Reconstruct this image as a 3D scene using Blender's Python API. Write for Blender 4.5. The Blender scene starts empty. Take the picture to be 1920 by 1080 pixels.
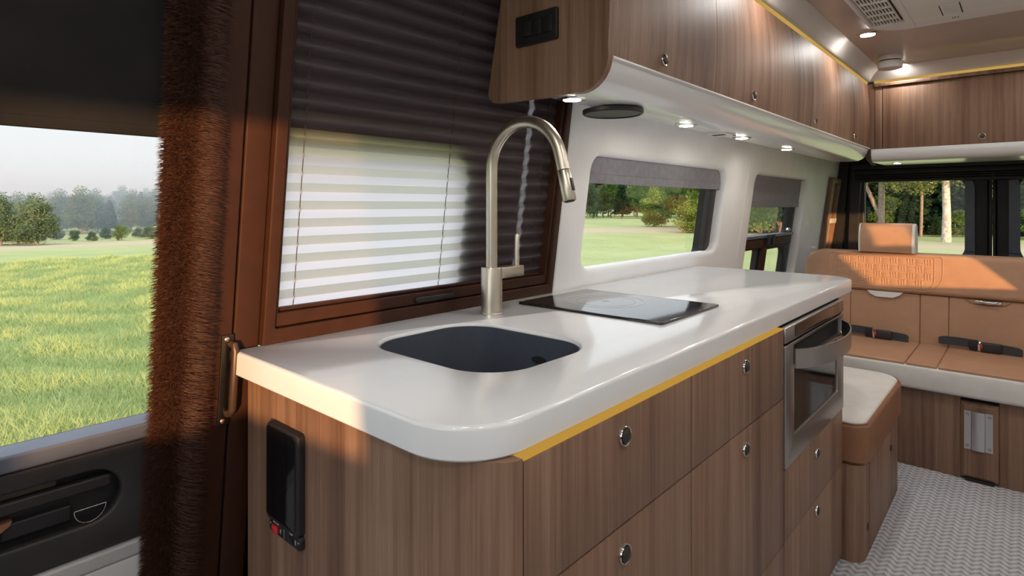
import bpy, bmesh, math, random
import numpy as np
from mathutils import Vector, Matrix
from mathutils.geometry import tessellate_polygon

random.seed(7); rng = np.random.default_rng(7)
R = math.radians
sc = bpy.context.scene
col = sc.collection

# ---------------------------------------------------------------- camera
cam = bpy.data.objects.new('camera', bpy.data.cameras.new('camera'))
col.objects.link(cam)
cam.location = (0, 0, 1.16)
cam.rotation_euler = (R(90), 0, R(41.577))
cam.data.sensor_width = 36
cam.data.lens = 1091.16 / 1920 * 36
cam.data.shift_y = -155 / 1920
cam.data.clip_start = 0.02
cam.data.clip_end = 2000
sc.camera = cam

# ---------------------------------------------------------------- world
wd = bpy.data.worlds.new('sky'); sc.world = wd; wd.use_nodes = True
nt = wd.node_tree; nt.nodes.clear()
tc = nt.nodes.new('ShaderNodeTexCoord'); sx = nt.nodes.new('ShaderNodeSeparateXYZ')
nt.links.new(tc.outputs['Generated'], sx.inputs[0])
rp = nt.nodes.new('ShaderNodeValToRGB')
rp.color_ramp.elements[0].position = 0.0; rp.color_ramp.elements[0].color = (0.90, 0.91, 0.91, 1)
rp.color_ramp.elements[1].position = 1.0; rp.color_ramp.elements[1].color = (2.15, 2.4, 2.75, 1)
e = rp.color_ramp.elements.new(0.10); e.color = (0.97, 0.985, 1.0, 1)
nt.links.new(sx.outputs[2], rp.inputs[0])
dt = nt.nodes.new('ShaderNodeVectorMath'); dt.operation = 'DOT_PRODUCT'; dt.inputs[1].default_value = Vector((.78, -.62, .0437)).normalized()
nt.links.new(tc.outputs['Generated'], dt.inputs[0])
gl = nt.nodes.new('ShaderNodeMapRange'); gl.interpolation_type = 'SMOOTHSTEP'; gl.inputs[1].default_value = .2; gl.inputs[2].default_value = 1.0; gl.inputs[3].default_value = 1.0; gl.inputs[4].default_value = 2.2
nt.links.new(dt.outputs['Value'], gl.inputs[0])
bg = nt.nodes.new('ShaderNodeBackground'); nt.links.new(gl.outputs[0], bg.inputs[1])
nt.links.new(rp.outputs[0], bg.inputs[0])
wo = nt.nodes.new('ShaderNodeOutputWorld'); nt.links.new(bg.outputs[0], wo.inputs[0])

# ---------------------------------------------------------------- sun (low, from the front right)
sl = bpy.data.lights.new('sun', 'SUN'); sl.energy = 8.2; sl.color = (1.0, 0.56, 0.24); sl.angle = R(0.9)
sun = bpy.data.objects.new('sun', sl); col.objects.link(sun)
sun.rotation_euler = Vector((-0.78, 0.62, -0.0437)).to_track_quat('-Z', 'Y').to_euler()
sun.location = (6, -5, 3)

# ---------------------------------------------------------------- colour management
sc.view_settings.view_transform = 'Standard'
sc.view_settings.look = 'None'
sc.view_settings.exposure = 0.0
sc.view_settings.gamma = 1.0
sc.view_settings.use_curve_mapping = False
sc.cycles.max_bounces = 10; sc.cycles.diffuse_bounces = 5; sc.cycles.glossy_bounces = 4
sc.cycles.transmission_bounces = 6; sc.cycles.transparent_max_bounces = 24
sc.cycles.sample_clamp_indirect = 4.0
sc.cycles.caustics_reflective = False; sc.cycles.caustics_refractive = False

# ================================================================ materials
def M(name, color=(.5, .5, .5), rough=.5, metal=0.0, coat=0.0, spec=.5, emit=None, es=0.0, sheen=0.0):
    m = bpy.data.materials.new(name); m.use_nodes = True
    b = m.node_tree.nodes['Principled BSDF']
    b.inputs['Base Color'].default_value = (*color, 1)
    b.inputs['Roughness'].default_value = rough
    b.inputs['Metallic'].default_value = metal
    b.inputs['Coat Weight'].default_value = coat
    b.inputs['Coat Roughness'].default_value = .08
    b.inputs['Specular IOR Level'].default_value = spec
    b.inputs['Sheen Weight'].default_value = sheen
    if emit:
        b.inputs['Emission Color'].default_value = (*emit, 1); b.inputs['Emission Strength'].default_value = es
    return m
def N(m, t, **k):
    n = m.node_tree.nodes.new(t)
    for a, b in k.items():
        setattr(n, a, b)
    return n
def L(m, a, b): m.node_tree.links.new(a, b)
def pos_map(m, scale, coord='world'):
    mp = N(m, 'ShaderNodeMapping'); mp.inputs['Scale'].default_value = scale
    if coord == 'world':
        g = N(m, 'ShaderNodeNewGeometry'); L(m, g.outputs['Position'], mp.inputs[0])
    else:
        g = N(m, 'ShaderNodeTexCoord'); L(m, g.outputs['Object'], mp.inputs[0])
    return mp.outputs[0]
def noise(m, vec, scale=1.0, detail=4, rough=.55):
    n = N(m, 'ShaderNodeTexNoise'); n.inputs['Scale'].default_value = scale
    n.inputs['Detail'].default_value = detail; n.inputs['Roughness'].default_value = rough
    if vec is not None: L(m, vec, n.inputs['Vector'])
    return n
def ramp(m, fac, stops):
    r = N(m, 'ShaderNodeValToRGB'); L(m, fac, r.inputs[0])
    el = r.color_ramp.elements
    while len(el) < len(stops): el.new(.5)
    for e_, (p, c) in zip(el, stops):
        e_.position = p; e_.color = (*c, 1)
    return r.outputs[0]
def bump(m, h, strength=.2, dist=.002):
    b = N(m, 'ShaderNodeBump'); b.inputs['Strength'].default_value = strength; b.inputs['Distance'].default_value = dist
    L(m, h, b.inputs['Height']); L(m, b.outputs[0], m.node_tree.nodes['Principled BSDF'].inputs['Normal'])
def mottled(m, c0, c1, scale, bs=0.0, bscale=None, dist=.001):
    n = noise(m, pos_map(m, (1, 1, 1)), scale, 3)
    L(m, ramp(m, n.outputs[0], [(.3, c0), (.7, c1)]), m.node_tree.nodes['Principled BSDF'].inputs['Base Color'])
    if bs:
        n2 = noise(m, pos_map(m, (1, 1, 1)), bscale or scale, 3); bump(m, n2.outputs[0], bs, dist)
    return m
def wood(name, tint=1.0):
    m = M(name, rough=.52, spec=.42)
    b = m.node_tree.nodes['Principled BSDF']
    wide = noise(m, pos_map(m, (7, 7, .22)), 1.0, 3, .6)
    grain = noise(m, pos_map(m, (34, 34, .55)), 1.0, 7, .68)
    fine = noise(m, pos_map(m, (300, 300, 6)), 1.0, 4, .65)
    def madd(x, k, y=None):
        n_ = N(m, 'ShaderNodeMath', operation='MULTIPLY_ADD'); n_.inputs[1].default_value = k; n_.inputs[2].default_value = 0
        L(m, x, n_.inputs[0])
        if y is not None: L(m, y, n_.inputs[2])
        return n_.outputs[0]
    f = madd(fine.outputs[0], .20, madd(grain.outputs[0], .50, madd(wide.outputs[0], .34)))
    t = tint
    c = ramp(m, f, [(.38, (.110*t, .052*t, .031*t)), (.50, (.205*t, .113*t, .070*t)), (.585, (.275*t, .163*t, .107*t)), (.72, (.375*t, .245*t, .175*t))])
    L(m, c, b.inputs['Base Color'])
    bump(m, fine.outputs[0], .06, .0005)
    return m
WOOD = wood('walnut_laminate')
WHITEW = mottled(M('white_wall_vinyl', rough=.48, spec=.35), (.76, .755, .755), (.81, .805, .805), 6, .06, 300, .0005)
COUNTER = M('white_solid_surface', (.80, .80, .80), .17, coat=.45, spec=.5)
mottled(COUNTER, (.80, .805, .815), (.83, .835, .845), 9)
VAL = M('white_satin_valance', (.72, .71, .71), .26, .08, coat=.35)
mottled(VAL, (.76, .76, .77), (.79, .79, .80), 3)
CEIL = mottled(M('ceiling_vinyl', rough=.42, coat=.25), (.40, .335, .30), (.44, .37, .335), 3, .03, 200, .0005)
COVE = mottled(M('ceiling_cove_vinyl', rough=.5, coat=.0), (.52, .48, .45), (.56, .52, .49), 4)
BROWNF = mottled(M('dark_brown_plastic', rough=.55, spec=.2), (.039, .0145, .0080), (.047, .018, .010), 30, .05, 600, .0004)
BLACKP = mottled(M('black_plastic', rough=.5, spec=.35), (.014, .013, .014), (.020, .018, .019), 25, .05, 500, .0004)
DOORP = mottled(M('door_panel_plastic', rough=.5, spec=.4), (.022, .019, .020), (.030, .026, .027), 20, .08, 700, .0005)
SLATE = mottled(M('slate_plastic', rough=.38, spec=.5), (.070, .080, .115), (.088, .100, .140), 12)
GREYTR = mottled(M('grey_door_trim', rough=.45), (.40, .39, .39), (.46, .45, .45), 8)
LGREY = mottled(M('pale_door_trim', rough=.5), (.60, .59, .59), (.66, .65, .65), 8)
SHADE = mottled(M('grey_shade_fabric', rough=.85, spec=.2), (.21, .20, .225), (.25, .24, .265), 40, .2, 900, .0006)
BLACKB = mottled(M('black_blackout_fabric', rough=.8, spec=.15), (.013, .012, .012), (.019, .017, .017), 10)
TAN = mottled(M('tan_leather', rough=.42, spec=.4), (.385, .212, .124), (.42, .238, .142), 18, .12, 420, .0012)
BRN = mottled(M('brown_leather', rough=.42, spec=.4), (.235, .105, .052), (.27, .122, .062), 18, .12, 420, .0012)
CREAM = mottled(M('cream_leather', rough=.45, spec=.4), (.62, .605, .565), (.68, .665, .625), 18, .10, 420, .0012)
STITCH = mottled(M('tan_stitching', rough=.7), (.50, .30, .19), (.56, .35, .23), 200)
STEEL = M('brushed_steel', (.42, .39, .37), .30, 1.0)
NICK = M('brushed_champagne_nickel', (.66, .60, .50), .22, 1.0)
CHROME = M('chrome', (.75, .73, .70), .10, 1.0)
DKMET = M('dark_metal', (.10, .085, .075), .35, 1.0)
ALU = M('aluminium_plate', (.62, .62, .64), .38, 1.0)
GLASSB = M('black_ceramic_glass', (.010, .012, .014), .10, coat=.5)
OVENG = M('smoked_oven_glass', (.010, .011, .011), .05, coat=.3)
SCRN = M('black_screen_glass', (.006, .006, .007), .10)
SINK = mottled(M('dark_composite_sink', rough=.30, spec=.6), (.072, .082, .105), (.082, .093, .120), 60)
PRINT = M('grey_print', (.42, .43, .44), .4)
WPRINT = M('white_print', (.75, .75, .75), .4)
RED = M('red_rocker_plastic', (.55, .03, .04), .35)
WEB = mottled(M('black_seatbelt_webbing', rough=.7), (.010, .010, .012), (.020, .020, .023), 300)
ACW = mottled(M('white_abs_plastic', rough=.4), (.62, .58, .565), (.66, .62, .605), 6)
DARK = M('dark_recess', (.012, .011, .010), .7)
for mm, sc_, rr in ((STEEL, (4, 4, 300), .25), (NICK, (300, 300, 4), .27), (ALU, (300, 300, 5), .3)):   # brushing
    n_ = noise(mm, pos_map(mm, sc_), 1.0, 2); o_ = N(mm, 'ShaderNodeMapRange')
    o_.inputs[3].default_value = rr; o_.inputs[4].default_value = rr + .14
    L(mm, n_.outputs[0], o_.inputs[0]); L(mm, o_.outputs[0], mm.node_tree.nodes['Principled BSDF'].inputs['Roughness'])
def emis(name, c, s):
    m = bpy.data.materials.new(name); m.use_nodes = True; m.node_tree.nodes.clear()
    e_ = N(m, 'ShaderNodeEmission'); e_.inputs[0].default_value = (*c, 1); e_.inputs[1].default_value = s
    o_ = N(m, 'ShaderNodeOutputMaterial'); L(m, e_.outputs[0], o_.inputs[0]); return m
LEDY = emis('yellow_led_diffuser', (.80, .44, .075), .62)
LEDC = emis('yellow_led_diffuser_ceiling', (.80, .50, .13), .66)
LAMP = emis('warm_lamp_diffuser', (1.0, .91, .79), 175.0)
LAMPC = emis('warm_ceiling_lamp_diffuser', (1.0, .96, .91), 335.0)
def glassmat():
    m = bpy.data.materials.new('window_glass'); m.use_nodes = True; m.node_tree.nodes.clear()
    t = N(m, 'ShaderNodeBsdfTransparent'); t.inputs[0].default_value = (.95, .965, .96, 1)
    g = N(m, 'ShaderNodeBsdfGlossy'); g.inputs['Roughness'].default_value = .01
    f = N(m, 'ShaderNodeFresnel'); f.inputs[0].default_value = 1.45
    x = N(m, 'ShaderNodeMixShader'); o_ = N(m, 'ShaderNodeOutputMaterial')
    L(m, f.outputs[0], x.inputs[0]); L(m, t.outputs[0], x.inputs[1]); L(m, g.outputs[0], x.inputs[2]); L(m, x.outputs[0], o_.inputs[0])
    return m
GLASS = glassmat()
def blindmat():
    m = bpy.data.materials.new('pleated_blind_fabric'); m.use_nodes = True; m.node_tree.nodes.clear()
    d = N(m, 'ShaderNodeBsdfDiffuse'); t = N(m, 'ShaderNodeBsdfTranslucent'); a = N(m, 'ShaderNodeAddShader')
    n = noise(m, pos_map(m, (900, 900, 900)), 1.0, 2)
    L(m, ramp(m, n.outputs[0], [(.3, (.010, .006, .005)), (.7, (.014, .009, .007))]), d.inputs[0])
    t.inputs[0].default_value = (.76, .705, .735, 1)
    o_ = N(m, 'ShaderNodeOutputMaterial'); L(m, d.outputs[0], a.inputs[0]); L(m, t.outputs[0], a.inputs[1]); L(m, a.outputs[0], o_.inputs[0])
    return m
BLIND = blindmat()
def carpetmat():
    m = M('knit_weave_carpet', rough=.95, spec=.1); b = m.node_tree.nodes['Principled BSDF']
    g = N(m, 'ShaderNodeNewGeometry'); s = N(m, 'ShaderNodeSeparateXYZ'); L(m, g.outputs['Position'], s.inputs[0])
    def mt(op, a, bb=None, c=None):
        n = N(m, 'ShaderNodeMath', operation=op)
        for i, v in enumerate((a, bb, c)):
            if v is None: continue
            if isinstance(v, (int, float)): n.inputs[i].default_value = v
            else: L(m, v, n.inputs[i])
        return n.outputs[0]
    u = mt('MULTIPLY', s.outputs[0], 22.0); v = mt('MULTIPLY', s.outputs[1], 34.0)
    fu = mt('FRACT', u); tri = mt('ABSOLUTE', mt('SUBTRACT', fu, .5))
    w = mt('FRACT', mt('ADD', v, mt('MULTIPLY', tri, 1.6)))
    st = mt('ABSOLUTE', mt('SUBTRACT', w, .5))               # 0..0.5 stripe
    edge = mt('MULTIPLY', mt('MINIMUM', mt('ABSOLUTE', mt('SUBTRACT', tri, .25)), .25), 1.0)
    hgt = mt('ADD', mt('MULTIPLY', st, -1.0), mt('MULTIPLY', edge, -.7))
    nz = noise(m, pos_map(m, (260, 260, 260)), 1.0, 3)
    h2 = mt('ADD', hgt, mt('MULTIPLY', nz.outputs[0], .45))
    L(m, ramp(m, mt('ADD', h2, .62), [(.18, (.26, .26, .28)), (.5, (.50, .50, .52)), (.85, (.68, .68, .69))]), b.inputs['Base Color'])
    bump(m, h2, .9, .006)
    return m
CARPET = carpetmat()

# ================================================================ mesh helpers
W = {}
def place(o, parent, w):
    col.objects.link(o); w = Vector(w)
    if parent is not None:
        o.parent = parent; o.location = w - W[parent.name]
    else: o.location = w
    W[o.name] = w
def tag(o, label=None, cat=None, group=None, kind=None):
    for k, v in (('label', label), ('category', cat), ('group', group), ('kind', kind)):
        if v: o[k] = v
    return o
def thing(name, loc, label, cat, group=None):
    o = bpy.data.objects.new(name, None); o.empty_display_size = .05
    place(o, None, loc); return tag(o, label, cat, group)
def struct_empty(name, loc):
    o = bpy.data.objects.new(name, None); o.empty_display_size = .05
    place(o, None, loc); o['kind'] = 'structure'; return o
class G:
    def __init__(s): s.v = []; s.f = []
    def add(s, v, f):
        n = len(s.v); s.v += [tuple(p) for p in v]; s.f += [tuple(i + n for i in q) for q in f]; return s
    def bm(s, b):
        b.verts.index_update(); s.add([tuple(v.co) for v in b.verts], [[v.index for v in f.verts] for f in b.faces]); b.free(); return s
    def box(s, x0, x1, y0, y1, z0, z1, b=0.0, seg=2, mat=None):
        q = bmesh.new(); bmesh.ops.create_cube(q, size=1)
        for v in q.verts:
            v.co = Vector((x0 + (v.co.x + .5) * (x1 - x0), y0 + (v.co.y + .5) * (y1 - y0), z0 + (v.co.z + .5) * (z1 - z0)))
        if b > 0: bmesh.ops.bevel(q, geom=q.edges[:], offset=b, segments=seg, profile=.5, affect='EDGES')
        if mat is not None: bmesh.ops.transform(q, matrix=mat, verts=q.verts[:])
        return s.bm(q)
    def tube(s, pts, r, n=12, cap=True, flat=1.0):
        pts = [Vector(p) for p in pts]; rr = r if hasattr(r, '__len__') else [r] * len(pts)
        t0 = (pts[1] - pts[0]).normalized(); up = Vector((0, 0, 1)) if abs(t0.z) < .9 else Vector((0, 1, 0))
        a = t0.cross(up).normalized(); vs = []; fs = []
        for i, p in enumerate(pts):
            t = (pts[min(i + 1, len(pts) - 1)] - pts[max(i - 1, 0)]).normalized()
            a = (a - t * a.dot(t)).normalized(); b = t.cross(a)
            for k in range(n):
                w = 2 * math.pi * k / n; vs.append(p + (a * math.cos(w) + b * math.sin(w) * flat) * rr[i])
        for i in range(len(pts) - 1):
            for k in range(n):
                fs.append((i * n + k, i * n + (k + 1) % n, (i + 1) * n + (k + 1) % n, (i + 1) * n + k))
        if cap: fs.append(tuple(range(n))[::-1]); fs.append(tuple(range((len(pts) - 1) * n, len(pts) * n)))
        return s.add(vs, fs)
    def lathe(s, c, ax, prof, n=24):
        # prof: (radius, height along axis) list; axis from c
        ax = Vector(ax).normalized(); up = Vector((0, 0, 1)) if abs(ax.z) < .9 else Vector((0, 1, 0))
        a = ax.cross(up).normalized(); b = ax.cross(a); c = Vector(c); vs = []; fs = []
        for r, h in prof:
            for k in range(n):
                w = 2 * math.pi * k / n; vs.append(c + ax * h + (a * math.cos(w) + b * math.sin(w)) * r)
        for i in range(len(prof) - 1):
            for k in range(n):
                fs.append((i * n + k, i * n + (k + 1) % n, (i + 1) * n + (k + 1) % n, (i + 1) * n + k))
        fs.append(tuple(range(n))[::-1]); fs.append(tuple(range((len(prof) - 1) * n, len(prof) * n)))
        return s.add(vs, fs)
    def sweep(s, prof, axis, a0, a1, closed=True):
        # prof: closed 2D loop; axis 'y' -> (x,z) profile along Y, 'x' -> (y,z) along X, 'z' -> (x,y) along Z
        def mk(p, a): return {'y': (p[0], a, p[1]), 'x': (a, p[0], p[1]), 'z': (p[0], p[1], a)}[axis]
        n = len(prof); vs = [mk(p, a0) for p in prof] + [mk(p, a1) for p in prof]
        fs = [(i, (i + 1) % n, n + (i + 1) % n, n + i) for i in range(n)]
        tri = tessellate_polygon([[Vector((p[0], p[1], 0)) for p in prof]])
        fs += [tuple(t) for t in tri] + [tuple(n + i for i in t[::-1]) for t in tri]
        return s.add(vs, fs)
    def slab(s, outer, holes, t, r, mp, seg=3, rb=0.0):
        # outer(d): loop inset by d; holes[i](d): loop grown by d; front rim rounded with radius r; mp(a,b,depth)
        pr = [(r * (1 - math.sin(k * math.pi / 2 / seg)), r * (1 - math.cos(k * math.pi / 2 / seg))) for k in range(seg + 1)] if r > 0 else [(0, 0)]
        if rb > 0: pr += [(0, t - rb), (rb, t)]
        else: pr += [(0, t)]
        loops = []
        for fn in [outer] + list(holes):
            base = len(s.v); rings = []
            for d, h in pr:
                lp = fn(d); rings.append(list(range(len(s.v), len(s.v) + len(lp)))); s.v += [tuple(mp(p[0], p[1], h)) for p in lp]
            for a, b in zip(rings[:-1], rings[1:]):
                n = len(a); s.f += [(a[i], a[(i + 1) % n], b[(i + 1) % n], b[i]) for i in range(n)]
            loops.append((fn(pr[0][0]), rings[0], fn(pr[-1][0]), rings[-1]))
        for li, ri in ((0, 1), (2, 3)):
            idx = [i for q in loops for i in q[ri]]
            tri = tessellate_polygon([[Vector((p[0], p[1], 0)) for p in q[li]] for q in loops])
            s.f += [tuple(idx[i] for i in (t_ if li == 0 else t_[::-1])) for t_ in tri]
        return s
    def obj(s, name, mat, parent=None, ang=38, normals=True, origin=None):
        v = np.array(s.v, float)
        c = Vector(origin) if origin is not None else Vector(((v.min(0) + v.max(0)) / 2).tolist())
        me = bpy.data.meshes.new(name); me.from_pydata([tuple(p) for p in (v - np.array(c))], [], s.f); me.update()
        if normals:
            b = bmesh.new(); b.from_mesh(me); bmesh.ops.recalc_face_normals(b, faces=b.faces[:]); b.to_mesh(me); b.free()
        if ang: me.shade_smooth(); me.set_sharp_from_angle(angle=R(ang))
        me.materials.append(mat)
        o = bpy.data.objects.new(name, me); place(o, parent, c); return o
def rrect(x0, x1, y0, y1, r, n=8):
    rs = r if hasattr(r, '__len__') else (r,) * 4          # radii at (x1,y1),(x0,y1),(x0,y0),(x1,y0)
    def fn(d):
        out = []; a0, a1, b0, b1 = x0 + d, x1 - d, y0 + d, y1 - d
        for (cx, cy, sx_, sy_, st), q in zip(((a1, b1, -1, -1, 0), (a0, b1, 1, -1, 90), (a0, b0, 1, 1, 180), (a1, b0, -1, 1, 270)), rs):
            q = max(q - d, .0004)
            for k in range(n + 1):
                w = R(st + 90 * k / n); out.append((cx + sx_ * q + q * math.cos(w), cy + sy_ * q + q * math.sin(w)))
        return out
    return fn
def hole(fn): return lambda d: fn(-d)
def poly(pts): return lambda d: list(pts)
def kid(name, mat, parent, build, ang=38, label=None, **k):
    g = G(); build(g); o = g.obj(name, mat, parent, ang, **k)
    if label: o['label'] = label
    return o
def bx(name, mat, parent, x0, x1, y0, y1, z0, z1, b=.002, seg=2, label=None):
    return kid(name, mat, parent, lambda g: g.box(x0, x1, y0, y1, z0, z1, b, seg), label=label)
def copy_tree(o, loc, label=None, group=None):
    r = o.copy(); col.objects.link(r); d = Vector(loc) - W[o.name]; r.location = loc; W[r.name] = Vector(loc)
    if label: r['label'] = label
    if group: r['group'] = group
    for ch in o.children:
        c = ch.copy(); col.objects.link(c); c.parent = r; W[c.name] = W[ch.name] + d
        for g2 in ch.children:
            e_ = g2.copy(); col.objects.link(e_); e_.parent = c
    return r
def text(txt, size, mat, parent, loc, rot, name='lettering'):
    cu = bpy.data.curves.new(name, 'FONT'); cu.body = txt; cu.size = size; cu.align_x = 'CENTER'; cu.align_y = 'CENTER'; cu.extrude = .00015
    t = bpy.data.objects.new(name, cu); col.objects.link(t)
    dg = bpy.context.evaluated_depsgraph_get(); me = bpy.data.meshes.new_from_object(t.evaluated_get(dg))
    bpy.data.objects.remove(t); bpy.data.curves.remove(cu)
    me.materials.clear(); me.materials.append(mat); o = bpy.data.objects.new(name, me); place(o, parent, loc); o.rotation_euler = rot
    return o

# ================================================================ the van shell
XL = lambda z: -1.07 + .136 * (z - .9)          # leaning left wall
XR = lambda z: .77 - .136 * (z - .9)            # leaning right wall
def mL(off=0.0): return lambda y, z, d: (XL(z) + off - d, y, z)
def mR(off=0.0): return lambda y, z, d: (XR(z) - off + d, y, z)
ZC = 1.90                                        # ceiling height

o = kid('floor', CARPET, None, lambda g: g.box(-1.26, .98, -1.51, 4.9, -.10, 0.0)); o['kind'] = 'structure'
o = kid('ceiling', CEIL, None, lambda g: g.box(-1.06, .76, -1.51, 4.9, ZC, ZC + .06)); o['kind'] = 'structure'

# white left wall with two window openings
WY1, WY2 = 1.378, 4.64
w1 = rrect(1.532, 2.604, .955, 1.318, .055); w2 = rrect(2.985, 3.890, .72, 1.315, .05)
o = kid('wall_left', WHITEW, None, lambda g: g.slab(rrect(WY1, WY2, -.02, 1.93, .002), [hole(w1), hole(w2)], .05, .022, mL(), seg=5)); o['kind'] = 'structure'
# vertical joint in the wall lining between the two windows
o = kid('trim_1', WHITEW, None, lambda g: g.slab(rrect(2.862, 2.868, .9, 1.5, .001), [], .004, .001, mL(.0025))); o['kind'] = 'structure'
# front part of the left wall: dark body side with door window, blind window and a narrow light slot
wf = rrect(-.95, .375, .80, 1.62, .02); wb = rrect(.43, 1.008, .84, 1.288, .07); slot = rrect(1.222, 1.236, .92, 1.60, .004)
o = kid('wall_left_front', BLACKP, None, lambda g: g.slab(rrect(-1.51, WY1 + .02, -.02, 1.93, .002), [hole(wf), hole(wb), hole(slot)], .03, 0, mL(-.034))); o['kind'] = 'structure'
# right wall: cab window and two lounge windows let the low sun in
ra = rrect(-1.42, -.693, .863, 1.427, .05); rb1 = rrect(2.435, 2.63, 1.022, 1.142, .006)
rb2 = poly([(2.815, .978), (2.325, .978), (2.43, .815), (2.925, .815)]); rc = rrect(2.93, 3.62, 1.0, 1.20, .02)
o = kid('wall_right', WHITEW, None, lambda g: g.slab(rrect(-1.51, 4.9, -.02, 1.93, .002), [hole(f_) for f_ in (ra, rb1, rb2, rc)], .05, 0, mR())); o['kind'] = 'structure'
# front bulkhead with windscreen
o = kid('wall_front', BLACKP, None, lambda g: g.slab(rrect(-1.25, .95, -.02, 1.93, .002), [hole(rrect(-.95, .62, .86, 1.84, .12))], .05, 0, lambda a, b, d: (a, -1.46 - d, b))); o['kind'] = 'structure'
def pane(name, pts):
    o = kid(name, GLASS, None, lambda g: g.add(pts, [tuple(range(len(pts)))]), ang=0, normals=False); o['kind'] = 'structure'; return o
def frame_window(name, fn, mp, fw=.022, depth=.02, off=0.0, mat=BLACKP):
    e_ = struct_empty(name, mp(*np.mean(fn(0), axis=0), 0))
    kid('window_frame', mat, e_, lambda g: g.slab(lambda d: fn(-.02 + d), [hole(lambda d: fn(fw + d))], depth, .003, mp))
    kid('pane', GLASS, e_, lambda g: g.add([mp(p[0], p[1], depth * .6) for p in fn(fw - .004)], [tuple(range(len(fn(0))))]), ang=0, normals=False)
    return e_
frame_window('window_6', ra, mR(-.052)); frame_window('window_7', rb1, mR(-.052), .004); frame_window('window_8', rc, mR(-.052), .004)
kid('window_10', GLASS, None, lambda g: g.add([mR(-.06)(p[0], p[1], 0) for p in rb2(0)], [(0, 1, 2, 3)]), ang=0, normals=False)['kind'] = 'structure'
frame_window('window_9', rrect(-.95, .62, .86, 1.84, .12), lambda a, b, d: (a, -1.512 - d, b), .01)

# ---- window 1 (long one above the cooktop): body frame, glass, sliding sash bar
def win1():
    e_ = struct_empty('window_1', (XL(1.13) - .06, 2.07, 1.13)); mp = mL(-.062)
    kid('window_frame', BLACKP, e_, lambda g: g.slab(rrect(1.48, 2.66, .90, 1.37, .06), [hole(rrect(1.50, 2.545, .925, 1.35, .05))], .03, .004, mp))
    kid('pane', GLASS, e_, lambda g: g.add([mp(p[0], p[1], .02) for p in rrect(1.49, 2.56, .915, 1.36, .05)(0)], [tuple(range(36))]), ang=0, normals=False)
    kid('sash_bar', DOORP, e_, lambda g: g.slab(rrect(2.535, 2.60, .93, 1.34, .006), [], .024, .006, mL(-.036)))
win1()
# ---- window 2 (tall one with a half-height sash and latch)
def win2():
    e_ = struct_empty('window_2', (XL(1.03) - .06, 3.44, 1.02)); mp = mL(-.058)
    kid('window_frame', BLACKP, e_, lambda g: g.slab(rrect(2.93, 3.94, .66, 1.37, .06), [hole(rrect(2.95, 3.80, .995, 1.35, .03)), hole(rrect(2.95, 3.33, .70, .915, .02)), hole(rrect(3.44, 3.80, .70, .905, .05))], .03, .004, mp))
    kid('pane', GLASS, e_, lambda g: g.add([mp(p[0], p[1], .02) for p in rrect(2.94, 3.83, .69, 1.36, .04)(0)], [tuple(range(36))]), ang=0, normals=False)
    kid('transom_bar', BROWNF, e_, lambda g: g.slab(rrect(2.95, 3.84, .925, .975, .006), [], .022, .006, mL(-.034)))
    kid('transom_cap', SLATE, e_, lambda g: g.slab(rrect(2.95, 3.84, .978, .996, .004), [], .03, .004, mL(-.026)))
    kid('mullion', BROWNF, e_, lambda g: g.slab(rrect(3.35, 3.42, .68, .925, .006), [], .02, .005, mL(-.036)))
    for y in (3.36, 3.44):
        lt = kid('latch', BLACKP, e_, lambda g: g.slab(rrect(y, y + .035, .93, .998, .012), [], .018, .005, mL(-.015)))
    for y in (3.26, 3.53):
        kid('screw', BLACKP, e_, lambda g: g.lathe((XL(.95) - .034, y, .95), (1, 0, 0), [(.007, 0), (.007, .003), (.004, .005)], 10))
    kid('latch_knob', CHROME, e_, lambda g: g.lathe((XL(1.01) - .03, 3.74, 1.005), (0, 0, 1), [(.012, 0), (.014, .008), (.008, .02)], 12))
win2()
# ---- window 3: door window at the very left
def win3():
    e_ = struct_empty('window_3', (XL(1.2) - .06, -.3, 1.2)); mp = mL(-.05)
    kid('pane', GLASS, e_, lambda g: g.add([mp(p[0], p[1], .015) for p in wf(-.01)], [tuple(range(36))]), ang=0, normals=False)
    kid('window_sill', SLATE, e_, lambda g: g.slab(rrect(-.97, .40, .776, .803, .004), [], .05, .005, mL(-.002)))
win3()
# ---- window 4: glass behind the pleated blind
def win4():
    e_ = struct_empty('window_4', (XL(1.06) - .06, .72, 1.06)); mp = mL(-.07)
    kid('pane', GLASS, e_, lambda g: g.add([mp(p[0], p[1], 0) for p in wb(-.01)], [tuple(range(36))]), ang=0, normals=False)
win4()
# ---- surround of the blind window and the two upright trims beside it
def upright(name, y0, y1, z0, z1, off, mat, t=.03):
    o = kid(name, mat, None, lambda g: g.slab(rrect(y0, y1, z0, z1, .003), [], t, .003, mL(off))); o['kind'] = 'structure'; return o
upright('trim_2', .395, .4475, 0, 1.85, .0, BROWNF, .045)
upright('trim_3', .4515, .4975, 0, 1.85, -.002, BROWNF, .043)
# casing and inner frame
o = kid('trim_4', BROWNF, None, lambda g: g.slab(rrect(.4985, WY1 - .004, .898, 1.85, .004), [hole(rrect(.5215, 1.350, .928, 1.83, .004))], .05, .003, mL(.012))); o['kind'] = 'structure'
o = kid('trim_5', BROWNF, None, lambda g: g.slab(rrect(.5235, 1.348, .930, 1.826, .002), [hole(rrect(.529, 1.338, .956, 1.82, .002))], .045, .002, mL(.004))); o['kind'] = 'structure'

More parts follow.
